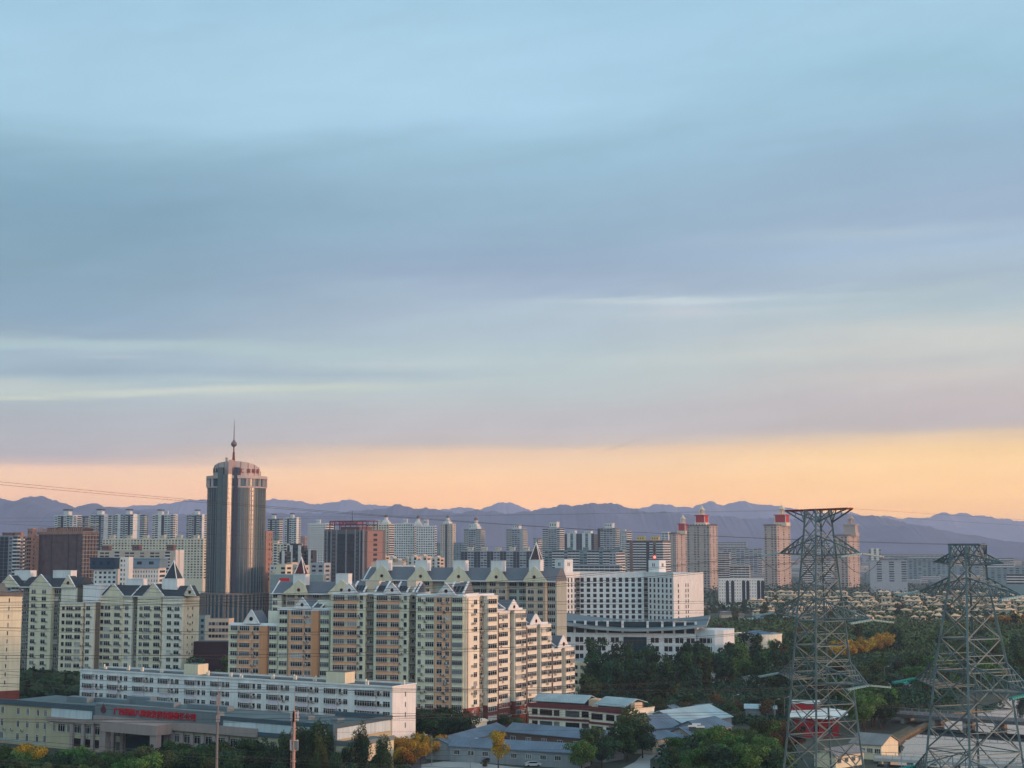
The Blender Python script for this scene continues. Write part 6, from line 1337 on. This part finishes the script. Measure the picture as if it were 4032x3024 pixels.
# ============================================================ trees
LM = [leafmat('leaf_dark_green', (20, 46, 36), (52, 88, 56)), leafmat('leaf_green', (36, 68, 38), (84, 122, 58)), leafmat('leaf_yellow', (124, 98, 34), (186, 146, 52)), leafmat('leaf_rust', (64, 54, 38), (110, 84, 52)), leafmat('leaf_olive', (34, 54, 36), (78, 96, 54))]
BARK = mat('bark', (74, 62, 52), .95)
def crownm(kind, seed, lm, n, ls):
    r = random.Random(seed); mb = MB()
    if kind == 'poplar': lobes = [(r.gauss(0, .9), r.gauss(0, .9), r.uniform(3, 10), r.uniform(.6, 1.1), r.uniform(1.6, 3.2)) for _ in range(13)]
    elif kind == 'round': lobes = [(r.gauss(0, 1.7), r.gauss(0, 1.7), r.uniform(3.6, 8.2), r.uniform(1.2, 2.3), r.uniform(1.0, 1.9)) for _ in range(13)]
    elif kind == 'tall': lobes = [(r.gauss(0, 1.3), r.gauss(0, 1.3), r.uniform(4, 13), r.uniform(1.0, 2.1), r.uniform(1.1, 2.2)) for _ in range(16)]
    else: lobes = [(r.gauss(0, 1.0), r.gauss(0, 1.0), r.uniform(.8, 1.9), r.uniform(.7, 1.2), r.uniform(.6, 1.0)) for _ in range(7)]
    tot = sum(l[3]**2*l[4] for l in lobes)
    for lx, ly, lz, lr, lh in lobes:
        k = int(n*(lr*lr*lh)/tot)+20
        for _ in range(k):
            while True:
                a = Vector((r.uniform(-1, 1), r.uniform(-1, 1), r.uniform(-1, 1)))
                if .25 < a.length < 1.0: break
            a = a.normalized()*(a.length**.5)*r.uniform(.85, 1.18); p = Vector((lx+a.x*lr, ly+a.y*lr, lz+a.z*lh)); s = ls*r.uniform(.6, 1.3)
            nrm = (a+Vector((r.gauss(0, .6), r.gauss(0, .6), r.gauss(0, .6)))).normalized(); u = nrm.orthogonal().normalized(); u.rotate(Matrix.Rotation(r.uniform(0, 6.28), 3, nrm)); v = nrm.cross(u)
            if kind == 'poplar': v = (v+Vector((0, 0, .9))).normalized(); mb.poly([p-u*s*.25, p+u*s*.25, p+v*s*1.0])
            else: mb.poly([p-u*s*.5, p+v*s*.55, p+u*s*.5, p-v*s*.5])
    return mb.mesh('crown', [lm])
def trunkm(h, r0, seed):
    r = random.Random(seed); mb = MB(); mb.cyl(0, 0, 0, h*.6, r0, r0*.6, 7); mb.cyl(0, 0, h*.6, h*.9, r0*.6, r0*.2, 6)
    for i in range(7): a = r.uniform(0, 6.28); z = h*r.uniform(.3, .7); mb.bar((0, 0, z), (1.7*math.cos(a), 1.7*math.sin(a), z+r.uniform(1, 2.4)), r0*.5)
    return mb.mesh('trunk', [BARK])
TRK = {'round': trunkm(7, .2, 1), 'tall': trunkm(11, .25, 2), 'poplar': trunkm(9, .16, 3), 'bush': trunkm(1.2, .08, 4)}
CRN_ = {}
def crown(kind, li, var, lod):
    k = (kind, li, var, lod)
    if k not in CRN_: n, ls = ((3600, .42), (1500, .62), (620, .95))[lod]; CRN_[k] = crownm(kind, hash((kind == 'tall', li, var)) % 997+var*17+li, LM[li], int(n*(.6 if kind == 'bush' else 1)), ls*(.6 if kind == 'bush' else 1))
    return CRN_[k]
rt = random.Random(77); ntree = 0
def tree(px, py, kind, li, s, label, group, lod=1, cat='tree', name=None):
    global ntree; g = G(px, py); ntree += 1
    t = thing(name or {'poplar': 'poplar_tree', 'bush': 'bush'}.get(kind, 'tree'), label, cat, g, rt.uniform(0, 6.28), group); t.scale = (s*rt.uniform(.9, 1.15), s*rt.uniform(.9, 1.15), s)
    link('crown', crown(kind, li, rt.randrange(3), lod), t); link('trunk', TRK[kind], t); return t
def grove(n, x0, x1, y0, y1, kinds, lis, s0, s1, label, group, lod=1, cat='tree', poly=None, xs=None):
    """scattered trees, evenly spread (jittered grid) over a stretch of ground given by picture columns/rows of the ground"""
    k = max(1, int(round(math.sqrt(n*(x1-x0)/max(1, (y1-y0)*3))))); rws = max(1, math.ceil(n/k)); c = 0
    for i in range(rws):
        for j in range(k):
            if c >= n: return
            c += 1; px = x0+(x1-x0)*(j+.5+rt.uniform(-.55, .55))/k; py = y0+(y1-y0)*(i+.5+rt.uniform(-.5, .5))/rws
            tree(px, py, rt.choice(kinds), rt.choice(lis), rt.uniform(s0, s1), label, group, lod, cat)
grove(34, -60, 560, 3045, 3125, ('round','round'), (0, 1, 1, 4), .6, .85, 'dark green leafy tree in the belt along the bottom left edge', 'trees along the bottom left edge', 0)
for px, py, s, lab in ((122, 3060, .9, 'yellow-topped tree nearest the blue barrier fence'), (78, 3115, .85, 'yellow-green tree low in the bottom left corner'), (75*1, 3040, .6, 'small yellowish tree beside the yellow-topped one')): tree(px, py, 'round', 2 if s > .87 else 4, s, lab, 'yellowing trees at the bottom left', 0)
grove(16, 560, 860, 3040, 3120, ('round',), (0, 1, 4), .75, 1.0, 'green tree before the pillared front of the company building', 'trees before the company building', 0)
grove(12, 870, 1140, 3020, 3110, ('round','round'), (0, 0, 4), .75, 1.0, 'dark tree between the two masts', 'trees between the two masts', 0)
for i, px in enumerate((1085, 1110, 1128, 1185, 1198, 1210, 1226, 1240, 1250, 1268, 1300, 1420, 1490, 1512)): tree(px, 3060+rt.uniform(0, 50), 'poplar', 4 if i % 2 else 0, rt.uniform(1.0, 1.3), ('slender poplar rising beside the pinkish mast', 'slender poplar at the right corner of the company building')[px > 1400], 'slender poplars near the pinkish mast', 0)
grove(12, 1180, 1540, 3050, 3130, ('round','poplar'), (4, 0, 4), .7, .95, 'olive tree in front of the pale yellow annex', 'trees before the pale yellow annex', 0)
for i, px in enumerate((1640, 1672, 1706, 1740, 1780, 1805, 1690, 1760)): tree(px, 2908+(i % 3)*10, 'round', 0, .95+.1*(i % 2), 'dark round tree hiding the brick foot of the corner block', 'dark round trees at the foot of the corner block', 0)
for i, (px, py) in enumerate(((1570, 2990), (1600, 3005), (1632, 2985), (1655, 3010), (1690, 2985), (1560, 3030), (1610, 3035), (1545, 3000), (1712, 2990))): tree(px, py, 'round', 2, .72, 'orange-yellow autumn tree by the yard road', 'orange-yellow trees by the yard road', 0)
for px, py, s, li, k, lab in ((1962, 3030, .72, 2, 'tall', 'tall yellow tree in front of the grey shed wall'), (2070, 2990, .45, 2, 'round', 'small yellow tree against the long shed roof'), (1830, 2980, .5, 2, 'round', 'thin yellow tree at the left end of the shed'), (1905, 3018, .4, 3, 'bush', 'rust-coloured bush by the black car'), (2035, 2915, .75, 4, 'round', 'grey-green tree inside the courtyard, left'), (2090, 2920, .6, 3, 'round', 'reddish tree inside the courtyard'), (2262, 2945, .6, 3, 'round', 'reddish-orange tree at the right end of the courtyard'),
    (2330, 3010, 1.1, 4, 'round', 'big olive tree right of the sheds, nearest'), (2370, 3030, 1.0, 0, 'round', 'dark tree right of the big olive one'), (2290, 3040, .9, 1, 'round', 'green tree left below the big olive one'), (2490, 2965, 1.35, 4, 'round', 'large dark olive tree beside the maroon-banded building'), (2530, 2985, 1.2, 0, 'round', 'large dark tree right of the olive one'), (2470, 3000, 1.1, 0, 'round', 'dark tree below the large olive one'), (1930, 2890, .5, 0, 'round', 'small dark tree at the foot of the cream wing'), (1980, 2870, .5, 0, 'round', 'small dark tree between the cream wing and the sheds')): tree(px, py, k, li, s, lab, 'single trees among the sheds and yards', 0)
grove(10, 2640, 2790, 2990, 3110, ('round',), (1, 1, 4), .55, .75, 'smaller leafy tree at the left end of the green thicket', 'green thicket right of the blue roofed houses', 0)
grove(20, 2790, 3080, 2965, 3100, ('round',), (1, 0, 1, 4), .8, 1.1, 'leafy green tree in the thicket right of the blue roofed houses', 'green thicket right of the blue roofed houses', 0)
for i, (px, py) in enumerate(((2870, 2990), (3040, 2930), (3075, 2950), (3110, 2975), (3060, 2990))): tree(px, py, 'round', 3, .85, 'rust-brown tree beside the red building', 'rust-brown trees beside the red building', 0)
grove(34, 2310, 2780, 2670, 2800, ('tall','tall','round'), (0, 0, 0, 4), .95, 1.35, 'tall dark tree in the grove before the curved-roof building', 'dark grove before the curved-roof building', 1)
grove(20, 2780, 3160, 2600, 2740, ('round','tall'), (0, 1, 0), .9, 1.2, 'dark green tree in the wood left of the first pylon', 'wood left of the first pylon', 1)
grove(14, 2600, 3150, 2800, 2880, ('round',), (0, 4, 0, 3), .6, .9, 'brownish tree behind the blue roofed sheds', 'brownish trees behind the sheds', 1)
grove(10, 2740, 2930, 2668, 2690, ('round','tall'), (0, 1, 0), 1.0, 1.3, 'dark tree before the curved white wing', 'dark trees before the curved white wing', 1)
grove(16, 2240, 2740, 2662, 2690, ('round',), (0, 4, 0, 1), .7, 1.0, 'small tree along the foot of the curved-roof building', 'small trees along the curved-roof building', 1)
grove(12, 2880, 3100, 2618, 2640, ('round','tall'), (0, 0, 3, 1), .95, 1.2, 'small tree before the round hall', 'small trees before the round hall', 1)
grove(26, 3160, 3760, 2650, 2790, ('round','round'), (1, 0, 4, 1), .8, 1.15, 'green tree in the riverside wood between the pylons', 'riverside wood between the pylons', 1)
grove(10, 3360, 3500, 2830, 2895, ('round',), (1, 0), 1.2, 1.5, 'big green tree on the near river bank by the grey bridge', 'big green trees on the near river bank', 0)
grove(12, 3760, 4120, 2560, 2720, ('round','tall'), (0, 4, 1), .9, 1.2, 'dark tree on the far bank behind the right pylon', 'trees on the far bank behind the right pylon', 1)
for i in range(18): tree(3290+i*13+rt.uniform(-4, 4), 2604-i*2.4+rt.uniform(-4, 4), 'round', 2, rt.uniform(.8, 1.15), 'golden-yellow tree in the bright row between the pylons', 'bright row of golden trees', 1)
for i in range(7): tree(3930+i*20, 2478-i*1.0+rt.uniform(-3, 3), 'round', 2, rt.uniform(.8, 1.1), 'golden-yellow tree at the right edge of the plain', 'golden trees at the right edge', 2)
grove(14, 2620, 3160, 2440, 2590, ('round',), (0, 0, 4, 3), .8, 1.1, 'dark tree around the brown-roofed bungalows', 'trees around the bungalows', 2)
grove(12, 2730, 3400, 2385, 2470, ('round','tall'), (0, 0, 4), .7, 1.1, 'distant dark tree between the bungalows and the villas', 'distant trees between bungalows and villas', 2)
grove(16, 3160, 4100, 2440, 2590, ('round','tall'), (0, 0, 4, 1), .85, 1.2, 'distant dark tree on the plain behind the pylons', 'distant trees on the plain behind the pylons', 2)
grove(10, 80, 330, 2715, 2760, ('round',), (0, 0, 4), .55, .8, 'dark bushy tree at the foot of the left cream blocks', 'dark bushy trees at the foot of the left cream blocks', 1)
grove(9, 770, 915, 2700, 2750, ('round','tall'), (0, 1, 0), .9, 1.1, 'dark tree in the gap left of the peach blocks', 'trees in the gap left of the peach blocks', 1)
grove(10, 640, 815, 2262, 2330, ('round',), (0, 0), .9, 1.3, 'dark tree beside the viaduct', 'trees beside the viaduct', 2)
grove(4, 1040, 1110, 2235, 2262, ('round',), (0,), 1.0, 1.4, 'dark tree right of the glass tower', 'trees right of the glass tower', 2)
# woods that read as one mass
def wood(name, label, regions, li, n, ls, hmax, seed):
    r = random.Random(seed); mb = MB()
    for (x0, x1, y0, y1, w) in regions:
        for _ in range(int(n*w)):
            g = G(r.uniform(x0, x1), r.uniform(y0, y1)); bx = math.sin(g.x*.13+seed)*math.cos(g.y*.09)*.5+.5; p = g+Vector((r.gauss(0, 1.5), r.gauss(0, 1.5), (hmax*(.45+.55*bx))*r.uniform(.15, 1)))
            s = ls*r.uniform(.5, 1.3); nrm = Vector((r.gauss(0, 1), r.gauss(0, 1), r.gauss(.6, 1))).normalized(); u = nrm.orthogonal().normalized(); v = nrm.cross(u); mb.poly([p-u*s, p+v*s, p+u*s, p-v*s])
    o = link(name, mb.mesh(name, [LM[li]])); tag(o, label, 'woodland', kind='stuff')
wood('undergrowth', 'dark undergrowth filling the ground between the trees of the right-hand woods', [(2280, 3160, 2610, 2860, 1), (3160, 3760, 2600, 2800, .7), (2620, 3100, 2940, 3100, .5), (3700, 4200, 2560, 2735, .4)], 0, 26000, .55, 5.0, 3)
wood('woodland', 'dark wood of distant trees between the bungalows, the villas and the pylons', [(2600, 3200, 2465, 2570, .5), (3200, 4200, 2420, 2570, .7)], 4, 34000, 1.0, 8.5, 14)
wood('treeline', 'dark garden trees between the rows of villas', [(3000, 4150, 2310, 2460, 1)], 0, 9000, 1.2, 9.0, 21)
wood('undergrowth', 'low scrub between the distant trees and villas', [(2600, 3200, 2450, 2610, .5), (3200, 4200, 2400, 2610, .6)], 4, 26000, .9, 4.5, 4)
wood('undergrowth', 'low hedges and shrubs along the bottom left edge', [(-100, 1600, 3010, 3140, 1)], 0, 24000, .35, 3.2, 5)
wood('treeline', 'distant dark tree line along the foot of the far city', [(700, 3300, 2290, 2420, .5), (2600, 4200, 2180, 2215, .5), (0, 2600, 2200, 2290, .5), (80, 900, 2600, 2760, .4)], 0, 30000, 1.6, 8.0, 6)
print('trees', ntree, 'objects', len(bpy.data.objects))
# ============================================================ sub-parts: pieces that sit on a part hang under that part
base = lambda o: o.name.split('.')[0]
SUBS = {'sign_lettering': ('sign_board', 'sign_frame', 'crown'), 'emblem': ('sign_board',), 'warning_light': ('roof_house',), 'antenna': ('roof_house',), 'mullion': ('glass_bay', 'glass_entrance'), 'mast': ('roof_house',),
        'spire': ('roof_turret',), 'gable': ('roof',), 'roof_turret': ('roof',), 'roof_antenna': ('crown',), 'jumper_cable': ('cross_arm',), 'railing': ('deck',), 'roof_room': ('roof',)}
bpy.context.view_layer.update()
for root in [o for o in C.objects if o.parent is None and o.children]:
    kids = list(root.children)
    for k in kids:
        if base(k) not in SUBS or k.children: continue
        for want in SUBS[base(k)]:
            c = [q for q in kids if base(q) == want and q.location.length < 1e-6 and q.parent is root]
            if c: k.parent = c[-1]; break
